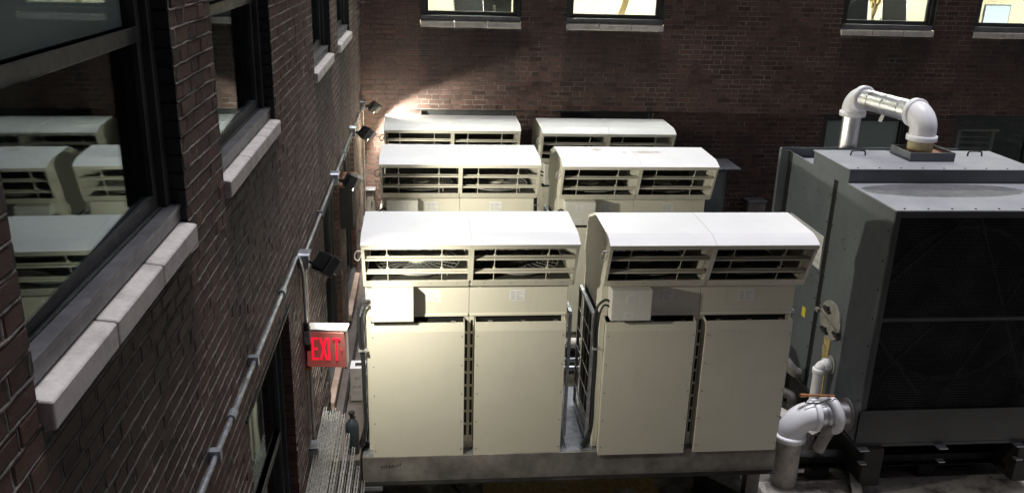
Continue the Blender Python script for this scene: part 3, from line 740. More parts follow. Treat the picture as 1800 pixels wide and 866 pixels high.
cc_.build('hinge_block', 'black_paint', gen)
# rear plenum, a little wider than the body
MB().box(GX0-.10, GX0-.085, GY1, GY1+.06, GZ0+.1, GZ1+.028).box(GX0-.085, GX1+.1, GY1+.045, GY1+.06, GZ0+.1, GZ1+.028).box(GX0-.085, GX0, GY1, GY1+.015, GZ0+.1, GZ1+.01).build('rear_plenum', 'gen_grey', gen)
MB().box(GX0-.004, GX0+.02, GY1-.11, GY1-.001, GZ0+.1, GZ1-.002).build('corner_trim', 'black_paint', gen)
# mesh front
MB().box(GX0, GX0+.055, GY0, GY0+.03, GZ0+.02, GZ1-.006).box(GX1-.055, GX1, GY0, GY0+.03, GZ0+.02, GZ1-.006).box(GX0+.055, GX1-.055, GY0, GY0+.03, GZ1-.06, GZ1-.006).build('front_frame', 'gen_front_shaded', gen, .003)
MB().box(GX0, GX1, GY0-.004, GY0+.04, GZ0-.01, GZ0+.36).build('bottom_panel', 'gen_front_shaded', gen, .004)
MB().box(GX0+.01, GX1-.01, GY0-.012, GY0+.0, GZ0+.345, GZ0+.375).build('ledge', 'gen_front_shaded', gen, .003)
MB().box(GX0+.055, GX1-.055, GY0+.002, GY0+.03, H-3.355, H-3.318).build('mid_rail', 'gen_front_shaded', gen, .003)
MB().box(GX0, GX1, GY0-.005, GY1, GZ0-.045, GZ0-.012).build('base_edge', 'gen_front_shaded', gen)
wr = MB(); z = GZ0+.38
while z < GZ1-.065:
    if not (H-3.36 < z < H-3.31):
        n = 14; zs = [z+random.uniform(-.0022, .0022) for _ in range(n+1)]
        xa = [GX0+.05+(GX1-GX0-.1)*i/n for i in range(n+1)]
        for i in range(n): wr.bar((xa[i], GY0+.012+random.uniform(-.002, .002), zs[i]), (xa[i+1], GY0+.012, zs[i+1]), .0034)
    z += .0262
x = GX0+.07
while x < GX1-.05:
    for a, b in ((GZ0+.37, H-3.355), (H-3.318, GZ1-.06)): wr.bar((x, GY0+.016, a), (x+random.uniform(-.002, .002), GY0+.016, b), .003)
    x += .0262
wr.build('wire_mesh', 'gen_wire', gen)
MB().box(GX0+.02, GX1-.02, GY0+.55, GY0+.56, GZ0, GZ1-.05).build('radiator', 'void', gen)
br = MB()
for a, b in (((GX0+.05, GZ0+.4), (GX0+.75, GZ0+1.2)), ((GX0+.75, GZ0+.4), (GX0+.05, GZ0+1.2)), ((GX0+.1, GZ1-.9), (GX0+.9, GZ1-.1)), ((GX0+1.0, GZ0+.4), (GX0+1.9, GZ1-.1)), ((GX0+1.9, GZ0+.4), (GX0+1.0, GZ1-.1))):
    br.bar((a[0], GY0+.25, a[1]), (b[0], GY0+.25, b[1]), .05, .02)
sh = [(GX0+1.05+.85*math.cos(a*math.pi/18), GY0+.4, (GZ0+GZ1)/2+.12+.85*math.sin(a*math.pi/18)) for a in range(37)]
br.tube(sh, .03, 6, False); br.build('fan_brace', 'steel_dark', gen)
# inspection hatch on the side (oval), clamps, overspray, tags
ov = [(8.25+.235*math.cos(a*math.pi/16)*1.0 + .05*math.sin(a*math.pi/16)*0, H-3.725+.215*math.sin(a*math.pi/16)) for a in range(32)]
oh = MB().prism([(y_, z_) for y_, z_ in ov], GX0-.022, GX0-.001).build('oval_hatch', 'grey_pipe', gen, .004)
for cy, cz in ((8.32, H-3.62), (8.31, H-3.86), (8.04, H-3.80)):
    MB().bar((GX0-.04, cy+.07, cz+.005), (GX0-.04, cy-.07, cz-.02), .03, .03).bar((GX0-.035, cy+.03, cz-.03), (GX0-.035, cy-.03, cz+.03), .025, .03).build('clamp', 'black_paint', oh, .003)
MB().bar((GX0-.026, 8.47, H-3.70), (GX0-.026, 8.06, H-3.76), .012, .008, (1, 0, 0)).box(GX0-.06, GX0-.02, 8.48, 8.55, H-3.73, H-3.69).build('hinge_rod', 'galv_dull', oh)
fo = MB()
for i in range(12):
    zz = H-3.94-i*.058; fo.box(GX0-.006-random.uniform(0, .006), GX0-.001, 8.20+random.uniform(-.012, .0), 8.33+random.uniform(0, .015)-i*.002, zz-.058, zz)
fo.build('foam_patch', 'foam', gen)
MB().box(GX0-.003, GX0-.0005, 8.875, 8.965, H-3.97, H-3.855).build('tag', 'yellow', gen)
sg = MB().box(GX0-.007, GX0-.001, 8.70, 9.62, H-3.31, H-2.925).build('notice_plate', 'sticker', gen, .012)
mw = Matrix.Translation(Vector((GX0-.0078, 0, 0))-wloc(sg)) 
def plate_text(body, y, z, s):
    text_mesh('lettering', body, s, 'print', sg, mw @ Matrix.Translation((0, y, z)) @ Matrix(((0, 0, -1, 0), (-1, 0, 0, 0), (0, 1, 0, 0), (0, 0, 0, 1))))
plate_text('nuge', 8.80, H-3.00, .075); plate_text('51', 8.78, H-3.15, .085); plate_text('-366', 8.80, H-3.235, .075)
# skid beams under it
for xa in (GX0+.1, GX1-.3): MB().box(xa, xa+.2, GY0-.05, GY1+.1, .12, GZ0-.046).build('skid_beam', 'steel_dark', gen)
for i, ya in enumerate((8.1, 8.9, 9.7)):
    MB().box(4.62, 8.6, ya, ya+.2, .002, .12).build('cross_skid', 'steel_dark', gen)
for xa in (GX0+.02, 6.15, 7.0):
    MB().box(xa, xa+.10, GY0-.085, GY0-.006, GZ0-.05, GZ0-.040).build('anchor_plate', 'galv', gen); MB().box(xa+.02, xa+.09, GY0-.095, GY0-.03, GZ0-.20, GZ0-.19).build('anchor_plate', 'galv', gen)

bo = MB()
for k in range(9): bo.tube([(GX0+.1+k*.235, 7.42, GZ1+.012), (GX0+.1+k*.235, 7.42, GZ1+.019)], .011, 6)
for k in range(9): bo.tube([(GX0+.1+k*.235, 8.40, HZT), (GX0+.1+k*.235, 8.40, HZT+.006)], .010, 6)
for k in range(8):
    for yy in (8.56, 8.70, GY0+.08, GY1-.12): bo.tube([(GX0-.006, yy, GZ0+.15+k*.30), (GX0+.001, yy, GZ0+.15+k*.30)], .010, 6)
bo.build('bolt_head', 'steel_dark', gen, kind='stuff')
sw = MB()
for k in range(26):
    cx_, cy_ = random.choice([(8.98, H-2.62), (9.3, H-2.7), (8.85, H-3.45), (7.95, H-3.55), (8.15, H-2.75)])
    yy, zz_ = cx_+random.gauss(0, .09), cy_+random.gauss(0, .07); sw.tube([(GX0-.0012, yy, zz_), (GX0+.0006, yy, zz_)], random.uniform(.004, .011), 6)
sw.build('paint_chip', 'void', gen, kind='stuff')
# roof curb and exhaust line
cb_ = MB(); x0, x1, y0, y1 = 6.11, 6.62, 8.70, 9.12; zt = HZT+.095
for a in ((x0, x1, y0, y0+.012), (x0, x1, y1-.012, y1), (x0, x0+.012, y0+.012, y1-.012), (x1-.012, x1, y0+.012, y1-.012)): cb_.box(*a, HZT+.0005, zt)
cb_.build('exhaust_curb', 'gen_grey', gen, .002)
MB().box(x0+.013, x1-.013, y0+.013, y1-.013, HZT+.02, HZT+.05).build('curb_fill', 'rusty', gen)
ex = thing('exhaust_pipe', (6.33, 8.91, HZT), 'white elbowed exhaust pipe with polished metal jacket above generator roof', 'pipe')
R1 = .118; ze = H-1.615; ex0 = Vector((6.325, 8.91, 0)); ex1 = Vector((6.115, 10.12, 0))
hd = (ex1-ex0).normalized(); up = Vector((0, 0, 1))
MB().tube([(ex0.x, ex0.y, HZT+.05), (ex0.x, ex0.y, H-1.87)], .132, 20).build('stub', 'stub_tan', ex)
def elbow(parent, corner, d_in, d_out, r, R, mat, name='elbow', ext=(0, 0)):
    # pipe arriving along d_in (towards the corner) and leaving along d_out
    c = Vector(corner); c0 = c - d_in*R + d_out*R
    pts = [c0 + (-d_out*math.cos(t) + d_in*math.sin(t))*R for t in [i*math.pi/2/12 for i in range(13)]]
    if ext[0]: pts = [pts[0]-d_in*ext[0]] + pts
    if ext[1]: pts = pts + [pts[-1]+d_out*ext[1]]
    e = MB().tube(pts, r, 22).build(name, mat, parent)
    for p, d in ((pts[0], -d_in), (pts[-1], d_out)):
        MB().tube([p-d*.035, p-d*.03, p+d*.025, p+d*.03], r, 22, True, [r*1.03, r*1.16, r*1.16, r*1.03]).build('collar', mat, e)
    return pts
pa = elbow(ex, ex0+up*ze, up, hd, .138, .160, 'white_pvc', ext=(.085, 0))
pb = elbow(ex, ex1+up*ze, hd, -up, .133, .158, 'white_pvc', ext=(0, .05))
MB().tube([pa[-1]-hd*.02, pb[0]+hd*.02], R1, 22).build('jacket', 'alu', ex)
MB().tube([pb[-1], pb[-1]-up*1.5], .108, 22).build('riser', 'alu', ex)
for f in (.22, .52, .8):
    p = pa[-1].lerp(pb[0], f); MB().tube([p-hd*.012, p+hd*.012], R1+.004, 22).build('jacket_band', 'alu', ex)
tb = pa[-1].lerp(pb[0], .45); MB().bar(tb+Vector((-.10, -.04, -.095)), tb+Vector((-.13, -.05, -.17)), .05, .006).build('peeling_tab', 'alu', ex)

# ------------------------------------------------------------------ pipes at the foot of the generator
bp = thing('drain_pipe', (4.72, 7.61, 0), 'fat white elbowed pipe with silver sleeve at generator side', 'pipe')
X = Vector((1, 0, 0)); zp = H-4.50; yp = 7.61; r = .128
MB().tube([(GX0+.02, yp, zp), (4.93, yp, zp)], r*.96, 22).build('sleeve', 'alu', bp)
MB().tube([(GX0-.001, yp, zp), (GX0-.02, yp, zp)], r*1.32, 22).build('flange', 'galv_dull', bp)
for xx in (4.95, 5.02): MB().tube([(xx, yp, zp), (xx+.022, yp, zp)], r*1.02, 22).build('sleeve_band', 'galv', bp)
pe = elbow(bp, (4.69, yp, zp), -X, -up, r*1.12, .235, 'white_pvc')
MB().tube([pe[-1]+up*.02, pe[-1]-up*.10], r*1.0, 22).build('gasket', 'rubber', bp)
MB().tube([pe[-1]-up*.035, Vector((pe[-1].x, yp, .002))], r*1.06, 22).build('stand_pipe', 'white_dirty', bp)
ring = [(5.10+.035*math.sin(a*math.pi/12), yp-(r+.028)*math.sin(a*math.pi/12+.2), zp+(r+.028)*math.cos(a*math.pi/12+.2)) for a in range(25)]
sd = MB().tube(ring, .050, 12, False).build('insulated_loop', 'white_pvc', bp)
MB().tube([(5.10, yp-.05, zp-.12), (5.02, yp-.07, zp-.28), (4.99, yp-.07, zp-.38)], .06, 14).build('drain_stub', 'white_dirty', bp)
MB().tube([(5.12, yp+.02, zp+.205), (4.80, yp+.0, zp+.232)], .014, 10).tube([(4.805, yp, zp+.2316), (4.735, yp-.005, zp+.237)], .019, 10).build('copper_pipe', 'copper', bp)
MB().tube(smooth_path([(4.78, yp-.05, zp+.175), (4.92, yp-.05, zp+.165), (5.06, yp-.02, zp+.19), (5.14, yp, zp+.17)]), .007, 8).build('cable', 'rubber', bp)
sp = thing('vent_pipe', (5.15, 8.10, 0), 'thin white pipe bending down from generator flange', 'pipe')
MB().tube([(GX0-.001, 8.1, H-4.175), (GX0-.014, 8.1, H-4.175)], .10, 20).build('flange', 'grey_pipe', sp)
e2 = elbow(sp, (5.15, 8.1, H-4.175), -X, -up, .058, .075, 'white_pvc')
MB().tube([(GX0, 8.1, H-4.175), e2[0]], .052, 16).build('sleeve', 'white_pvc', sp)
MB().tube([e2[-1], Vector((e2[-1].x, 8.1, .002))], .054, 16).build('downpipe', 'white_pvc', sp)
gp = MB().tube(smooth_path([(4.50, 9.15, H-4.22), (4.9, 9.0, H-4.33), (5.10, 8.86, H-4.50), (5.22, 8.80, H-4.62), (GX0+.01, 8.8, H-4.64)]), .062, 14)
gp.tube([(4.93, 8.985, H-4.345), (4.97, 8.96, H-4.375)], .070, 14)
gp.tube(smooth_path([(5.02, 8.8, H-4.86), (5.14, 8.76, H-4.88), (5.20, 8.72, H-4.95), (5.2, 8.72, .002)]), .055, 14); gp.tube([(4.5, 9.15, H-4.22), (4.5, 9.15, .002)], .062, 14)
tag(gp.build('pipe', 'grey_pipe'), 'grey elbowed pipes entering the generator behind the thin white pipe', 'pipe')
tr_ = MB().bar((4.78, 8.42, .47), (5.12, 7.86, .43), .16, .012).bar((4.72, 8.40, .44), (5.05, 7.85, .40), .012, .07)
for p in ((4.78, 8.40), (5.1, 7.9)): tr_.box(p[0]-.01, p[0]+.01, p[1]-.01, p[1]+.01, .001, .425)
tag(tr_.build('cable_tray', 'white_dirty'), 'pale sheet metal tray slanting beside the white pipes', 'tray')
# loose steel on the ground
def beam(name, a, b, w_, h_, label, mat='steel_dark'):
    a, b = Vector(a), Vector(b); d = (b-a).normalized(); rr = d.cross(Vector((0, 0, 1))); mb = MB()
    for z0 in (.5*h_-.006, -.5*h_+.006): mb.bar(a+Vector((0, 0, z0)), b+Vector((0, 0, z0)), w_, .012)
    mb.bar(a, b, .012, h_-.026); return tag(mb.build(name, mat), label, 'beam')
beam('steel_beam', (4.78, 7.72, .20), (8.8, 7.70, .20), .14, .14, 'long dark steel beam on low blocks in front of generator')
for xx in (5.0, 6.2, 7.6): tag(MB().box(xx, xx+.2, 7.63, 7.78, .001, .129).build('support_block', 'steel_dark', None, .006), 'low dark block under the long steel beam', 'block', 'blocks under the steel beam')
beam('steel_beam', (5.05, 6.55, .075), (5.45, 7.6, .075), .10, .14, 'short steel beam end lying by the drain pipe', 'galv_dull')
beam('steel_beam', (3.70, 7.55, .09), (4.25, 6.90, .09), .12, .16, 'steel offcut lying slanted by platform leg')
beam('steel_beam', (1.05, 7.95, .20), (1.45, 7.15, .06), .09, .10, 'pale offcut leaning under the front platform', 'galv_dull')
tag(MB().box(1.5, 3.3, 7.35, 7.9, .002, .05).build('plywood_sheet', 'foam', None, .004), 'yellowish board lying flat under the front platform', 'board')
for i, (x, y, s) in enumerate(((2.95, 7.42, .16), (3.4, 7.5, .22), (2.75, 7.3, .08))):
    tag(MB().add([(x+s*math.cos(a)*random.uniform(.6, 1.1), y+.6*s*math.sin(a), .052 if x < 3.2 else .003) for a in [k*math.pi/3 for k in range(6)]]+[(x, y, .09)], [(k, (k+1) % 6, 6) for k in range(6)]+[(5, 4, 3, 2, 1, 0)]).build('rag', ['white_dirty', 'galv_dull', 'foam'][i]), ['crumpled pale scrap lying on the board under the platform', 'grey scrap lying on the ground under the platform', 'small tan scrap on the board under the platform'][i], 'scrap')

# ------------------------------------------------------------------ things on the far wall
def cabinet(name, x0, x1, y0, y1, z0, z1, label, mat='galv_dull'):
    t = thing(name, ((x0+x1)/2, (y0+y1)/2, z0), label, 'electrical box')
    MB().box(x0, x1, y0, y1, z0, z1).build('enclosure', mat, t, .005)
    MB().box(x0+.015, x1-.015, y0-.012, y0-.001, z0+.02, z1-.03).build('door', mat, t, .004)
    MB().box(x0-.012, x1+.012, y0-.03, y1, z1+.001, z1+.014).build('rain_lid', 'galv', t, .003)
    MB().box(x1-.05, x1-.035, y0-.025, y0-.0125, (z0+z1)/2-.03, (z0+z1)/2+.03).build('latch', 'black_paint', t)
    return t
cabinet('disconnect_switch', 6.0, 6.30, YB-.2, YB-.004, H-4.15, H-3.72, 'small grey disconnect box on far wall beside generator')
cabinet('meter_box', .03, .165, YB-.17, YB-.004, H-3.95, H-3.56, 'narrow grey box on far wall in the corner by floodlight')
tc = thing('tall_cabinet', (4.95, 12.2, 0), 'tall blue-grey sheet metal cabinet with overhanging light lid behind units', 'cabinet')
MB().box(4.62, 5.30, 11.98, 12.45, .002, H-2.975).build('body', 'gen_grey', tc, .006)
MB().box(4.58, 5.47, 11.88, 12.50, H-2.974, H-2.955).build('lid', 'galv', tc, .004)
MB().box(4.66, 5.26, 11.968, 11.979, .15, H-3.02).build('door', 'gen_grey', tc, .004)
rk = thing('storage_rack', (10.05, YB+.6, H-5.2), 'pale rack behind the dark lower window beyond generator', 'rack')
rm = MB().box(9.62, 10.42, YB+.45, YB+.75, H-2.70, H-2.665).box(9.70, 9.76, YB+.45, YB+.5, H-5.19, H-2.70).box(10.3, 10.36, YB+.45, YB+.5, H-5.19, H-2.70).build('frame', 'white_dirty', rk)
for k in range(4): MB().box(9.765, 10.295, YB+.46, YB+.7, H-2.80-k*.1, H-2.79-k*.1).build('shelf', 'white_dirty', rk)

# ------------------------------------------------------------------ conduit, floodlights, exit sign on the side wall
ZC = H-2.225; XC = .03
cd1 = thing('conduit', (XC, 9.4, ZC), 'straight galvanised conduit linking the floodlight boxes along brick wall', 'conduit')
MB().tube([(XC, 6.2, ZC), (XC, 12.70, ZC-.03)], .0115, 10).build('tube', 'galv', cd1)
for y in (7.3, 9.6, 11.8): MB().box(.001, XC+.018, y-.012, y+.012, ZC-.022, ZC+.02).build('strap', 'galv', cd1)
cd2 = thing('conduit', (XC, 4.5, ZC), 'galvanised conduit bending down to the exit sign', 'conduit')
zz = H-2.105
MB().tube([(XC, 1.3, zz), (XC, 5.75, zz-.005)] + arc((XC, 5.80, zz-.33), (0, 0, 1), (0, 1, 0), .33, .1, math.pi/2-.05, 8) + [(XC, 6.15, H-2.75)], .0118, 10).build('tube', 'galv', cd2)
for y in (3.35, 4.25): MB().box(.001, XC+.022, y-.018, y+.018, zz-.028, zz+.026).build('strap', 'galv', cd2)
for y in (3.65, 5.18): MB().tube([(XC, y, zz), (XC, y+.07, zz)], .022, 10).build('coupling', 'galv', cd2)
cd3 = thing('conduit', (XC, 6.24, H-3.2), 'weathered conduit dropping from floodlight box to lower junction box', 'conduit')
MB().tube([(XC, 6.235, ZC-.06), (XC, 6.235, H-3.80)], .0125, 10).tube([(XC, 6.235, H-3.98), (XC, 6.24, H-4.6)], .0125, 10).build('tube', 'white_dirty', cd3)
MB().box(-.0, .07, 6.17, 6.30, H-3.98, H-3.84).build('junction_box', 'galv', cd3, .005)
MB().box(.001, .045, 6.215, 6.255, H-3.17, H-3.15).build('strap', 'copper', cd3)
cd4 = thing('conduit', (XC, 12.72, H-3), 'conduit dropping from the corner floodlight box', 'conduit')
MB().tube([(XC, 12.72, ZC-.08), (XC, 12.72, H-3.95)], .014, 10).build('tube', 'galv_dull', cd4)
MB().box(.001, .10, 12.60, 12.75, H-4.15, H-3.93).build('junction_box', 'galv', cd4, .004)
def floodlight(y, aim, label, power, blend=.85, cone=128):
    t = thing('floodlight', (.02, y, ZC), label, 'floodlight', 'black floodlights along the conduit')
    MB().box(.002, .075, y-.055, y+.055, ZC-.065, ZC+.045).build('junction_box', 'galv', t, .006)
    MB().prism([(y-.065, ZC+.046), (y+.065, ZC+.046), (y+.05, ZC+.058), (y-.05, ZC+.058)], -.0, .085).build('box_lid', 'galv', t)
    c = Vector((.200, y-.05, ZC-.025)); f = Vector(aim).normalized(); rt = f.cross(Vector((0, 0, 1))).normalized(); u = rt.cross(f)
    MB().tube([(.075, y-.01, ZC-.02), (.11, y-.025, ZC-.022), c-f*.03-rt*.02], .012, 8).tube([(.10, y-.022, ZC-.022), (.125, y-.03, ZC-.022)], .020, 8).build('knuckle', 'black_paint', t)
    hb = MB().obox(c, rt*.082, u*.075, f*.038).obox(c-f*.048, rt*.060, u*.055, f*.012)
    h = hb.build('housing', 'black_paint', t, .006)
    fn = MB()
    for k in range(7): fn.obox(c-f*.052+rt*(-.054+k*.018), rt*.0025, u*.06, f*.014)
    fn.build('cooling_fin', 'black_paint', h)
    vs = MB().obox(c+f*.062+u*.077, rt*.086, u*.003, f*.030)
    for s_ in (-1, 1): vs.obox(c+f*.056+rt*s_*.083+u*.02, rt*.003, u*.055, f*.020)
    vs.build('visor', 'galv_dull', h)
    MB().obox(c+f*.040, rt*.070, u*.062, f*.002).build('lens', 'lens', h)
    ld = bpy.data.lights.new('flood_lamp', 'SPOT'); ld.energy = power; ld.spot_size = math.radians(cone); ld.spot_blend = blend; ld.color = (1, .95, .79); ld.shadow_soft_size = .03
    lo = bpy.data.objects.new('flood_lamp', ld); col.objects.link(lo); lo.parent = t; lo.location = c + f*.075 - wloc(t)
    lo.rotation_euler = f.to_track_quat('-Z', 'Y').to_euler()
    return t
floodlight(6.15, (.66, .60, -.88), 'black floodlight on conduit above the exit sign', FLOOD_W*.92, .75, 106)
floodlight(8.50, (.95, .12, -.48), 'black floodlight in front of the rusty box on the wall', FLOOD_W*1.3, .6)
floodlight(10.80, (.72, .38, -.85), 'black floodlight between rusty box and the corner light', FLOOD_W*1.1, .8, 112)
floodlight(12.62, (1.0, .12, -.92), 'black floodlight in the corner throwing glare on far wall', FLOOD_W*1.6, .30, 134)

rb = thing('wall_box', (.1, 9.1, H-2.8), 'rusty topped metal box mounted on the brick wall behind floodlight', 'box')
MB().box(.004, .14, 9.24, 9.74, H-3.0, H-2.52).build('case', 'steel_dark', rb, .006)
MB().box(.002, .16, 9.20, 9.78, H-2.519, H-2.49).build('lid', 'rusty', rb, .004)

es = thing('exit_sign', (.02, 6.24, H-3.14), 'lit red exit sign in pale housing on brick wall', 'exit sign')
def sgn(mb):                                # small turn of the sign about its wall end
    a = math.radians(-5); o_ = Vector((.012, 6.24, 0)); mb.v = [tuple(o_+Matrix.Rotation(a, 3, 'Z') @ (Vector(p)-o_)) for p in mb.v]; return mb
sx0, sx1, sz0, sz1 = .015, .318, H-3.145, H-2.835
sgn(MB().box(sx0, sx1, 6.225, 6.335, sz0, sz1)).build('housing', 'sign_housing', es, .006)
sgn(MB().box(sx0-.004, sx1+.008, 6.221, 6.345, sz1+.001, sz1+.012)).build('lid', 'sign_housing', es, .003)
sgn(MB().box(sx0+.002, sx1-.002, 6.2185, 6.2245, sz0+.004, sz1-.012)).build('face', 'sign_face', es, .002)
# letters by strokes, in unit cells 0..1
LT = {'E': [((0, 0), (0, 1)), ((0, 1), (1, 1)), ((0, .5), (.85, .5)), ((0, 0), (1, 0))], 'X': [((0, 0), (1, 1)), ((0, 1), (1, 0))], 'I': [((.5, 0), (.5, 1))], 'T': [((0, 1), (1, 1)), ((.5, 0), (.5, 1))]}
lx = sx0+.046; hh = .172; zb = (sz0+sz1)/2-hh/2+.004
for ch, wd, adv in (('E', .036, .062), ('X', .042, .063), ('I', .0, .040), ('T', .040, .06)):
    lm = MB()
    for n, (a, b) in enumerate(LT[ch]):
        A = Vector((lx+a[0]*wd, 6.2170-.0004*n, zb+a[1]*hh)); Bq = Vector((lx+b[0]*wd, 6.2170-.0004*n, zb+b[1]*hh)); d = (Bq-A).normalized()*.0085
        lm.bar(A-d if ch != 'X' else A, Bq+d if ch != 'X' else Bq, .002, .017, (0, 0, 1) if abs(d.z) < .005 else (1, 0, 0)) if abs(d.z) < .005 else lm.bar(A-d*.9, Bq+d*.9, .0165, .002, (0, 1, 0))
    sgn(lm).build('letter', 'exit_red', es)
    lx += adv if ch != 'X' else adv
sgn(MB().bar((sx1-.038, 6.217, zb+hh*.5+.012), (sx1-.030, 6.217, zb+hh*.5), .002, .004, (1, 0, 0)).bar((sx1-.038, 6.2165, zb+hh*.5-.012), (sx1-.030, 6.2165, zb+hh*.5), .002, .004, (1, 0, 0))).build('arrow', 'exit_red', es)
for x in (sx0+.005, sx1-.006):
    for z in (sz0+.002, sz1-.006): sgn(MB().tube([(x, 6.212, z), (x, 6.222, z)], .008, 8)).build('screw', 'black_paint', es)
MB().tube([(.004, 6.20, H-2.86), (.03, 6.20, H-2.86)], .045, 14).box(.004, .05, 6.165, 6.235, H-2.93, H-2.80).build('mounting_box', 'galv', es, .004)
MB().tube([(XC, 6.15, H-2.80), (XC, 6.15, H-2.74)], .024, 10).tube([(XC, 6.20, H-2.99), (XC, 6.20, H-2.93)], .022, 10).build('connector', 'black_paint', es)

# ------------------------------------------------------------------ stacked wire panels, carton, gas cylinder
def wire_panel(x, yn, yf, zt, hgt, label, lean):
    t = thing('wire_panel', (x, (yn+yf)/2, 0), label, 'wire panel', 'wire panels stacked on edge along the wall')
    q = lambda y, z, dx=0: (x + dx + lean*(z-zt), y, z); hw = .011
    for dx, dz in ((-hw, 0), (hw, 0), (-hw, -.045), (hw, -.045)): MB().tube([q(yn, zt+dz, dx), q(yf, zt+dz, dx)], .0034, 5).build('rail', 'wire_silver', t)
    mz = MB(); mv = MB(); y = yn+.01; k = 0
    while y+.03 < yf:
        s_ = 1 if k % 2 else -1
        mz.tube([q(y, zt+.003, s_*hw), q(y+.045, zt+.003, -s_*hw)], .0019, 4)
        if k % 4 == 1: mv.tube([q(y, .004, hw), q(y, zt-.002, hw)], .0018, 4); mv.tube([q(y, zt-.045, -hw), q(y+.045, zt, -hw)], .0015, 4)
        y += .045; k += 1
    for dz in (-.16, -.30, -.45, -.65, -.9):
        if zt+dz > .05: mv.tube([q(yn, zt+dz, hw), q(yf, zt+dz, hw)], .0020, 4)
    mz.build('lacing', 'wire_silver', t, kind='stuff'); mv.build('lattice', 'wire_silver', t, kind='stuff')
    return t
n_ = 9
for i in range(n_):
    f = i/(n_-1)
    lb = 'shiny wire panel on edge in the stack between brick wall and unit' if 0 < i < n_-1 else ('wire panel of the stack touching the brick wall' if i == 0 else 'lowest wire panel of the stack, nearest the unit')
    xp = .045+.315*f; zt = H-3.90-.72*max(0, (xp-.19)/.17)
    wire_panel(xp, 5.35+.05*math.sin(i*2.1), 6.90-.05*f+.03*math.cos(i*3), zt, zt-.004, lb, .02)
rg = MB().add([(.24+.035*math.cos(a*2.1)*random.uniform(.5, 1.2), 6.25+.05*math.sin(a*1.7)*random.uniform(.6, 1.2), H-4.45+.03*math.sin(a*3.3)) for a in range(9)], [(0, 1, 2), (2, 3, 4), (4, 5, 6), (6, 7, 8), (0, 3, 6), (1, 4, 7), (2, 5, 8)])
tag(rg.build('paper_scrap', 'carton_white'), 'white paper scrap caught on the wire panels', 'paper')

ct = thing('carton', (.25, 8.0, .856), 'grey cylinder carton with white open-topped lid on the tiled walkway', 'carton')
zb = .8545; c0, c1, y0, y1 = .165, .318, 8.02, 8.20; zt = zb+.36
for q in ((c0, c1, y0, y0+.004), (c0, c1, y1-.004, y1), (c0, c0+.004, y0+.004, y1-.004), (c1-.004, c1, y0+.004, y1-.004)): MB().box(*q, zb, zt).build('side', 'cardboard', ct)
MB().box(c0+.004, c1-.004, y0+.004, y1-.004, zb, zb+.2).build('contents', 'void', ct)
lid = MB()
for q in ((c0, c1, y0, y0+.05), (c0, c1, y1-.05, y1), (c0, c0+.045, y0+.05, y1-.05), (c1-.025, c1, y0+.05, y1-.05)): lid.box(*q, zt+.0005, zt+.004)
lid.build('lid', 'carton_white', ct)
def ctext(b, x, z, s): text_mesh('lettering', b, s, 'print_dark', ct, Matrix.Translation(Vector((x, y0-.001, z))-wloc(ct)) @ Matrix.Rotation(math.radians(90), 4, 'X'))
plain('print_dark', (.10, .10, .11), .7)
ctext('41', .235, zb+.25, .055); ctext('33 LB.', .23, zb+.155, .038)
for k in range(5): MB().box(c0+.025, c1-.03-.01*(k % 2), y0-.0015, y0-.0005, zb+.03+k*.012+(.05 if k > 2 else 0), zb+.034+k*.012+(.05 if k > 2 else 0)).build('print', 'print', ct)
cy = thing('gas_cylinder', (.292, 7.08, .856), 'dark blue gas cylinder with black valve beside wire panels', 'gas cylinder')
zc0 = .8545; zs = H-4.19
rad = .062; MB().tube([(.255, 7.08, zc0), (.255, 7.08, zc0+.01), (.255, 7.08, zs), (.255, 7.08, zs+.03), (.255, 7.08, zs+.055), (.255, 7.08, zs+.075), (.255, 7.08, zs+.085)], rad, 20, True, [rad*.9, rad, rad, rad*.92, rad*.7, rad*.42, rad*.3]).build('body', 'cylinder_paint', cy)
MB().tube([(.255, 7.08, zs+.08), (.255, 7.08, zs+.13)], .018, 10).tube([(.255, 7.08, zs+.105), (.285, 7.065, zs+.105)], .012, 8).build('valve', 'black_paint', cy)
MB().tube([(.255, 7.08, zs+.13), (.255, 7.08, zs+.15)], .030, 8).build('valve_knob', 'black_paint', cy)
pr_ = MB().box(.108, .135, 6.96, 12.9, .8545, .90); tag(pr_.build('kick_rail', 'steel_dark', None, .004), 'long dark rail lying on the tiled walkway', 'rail')

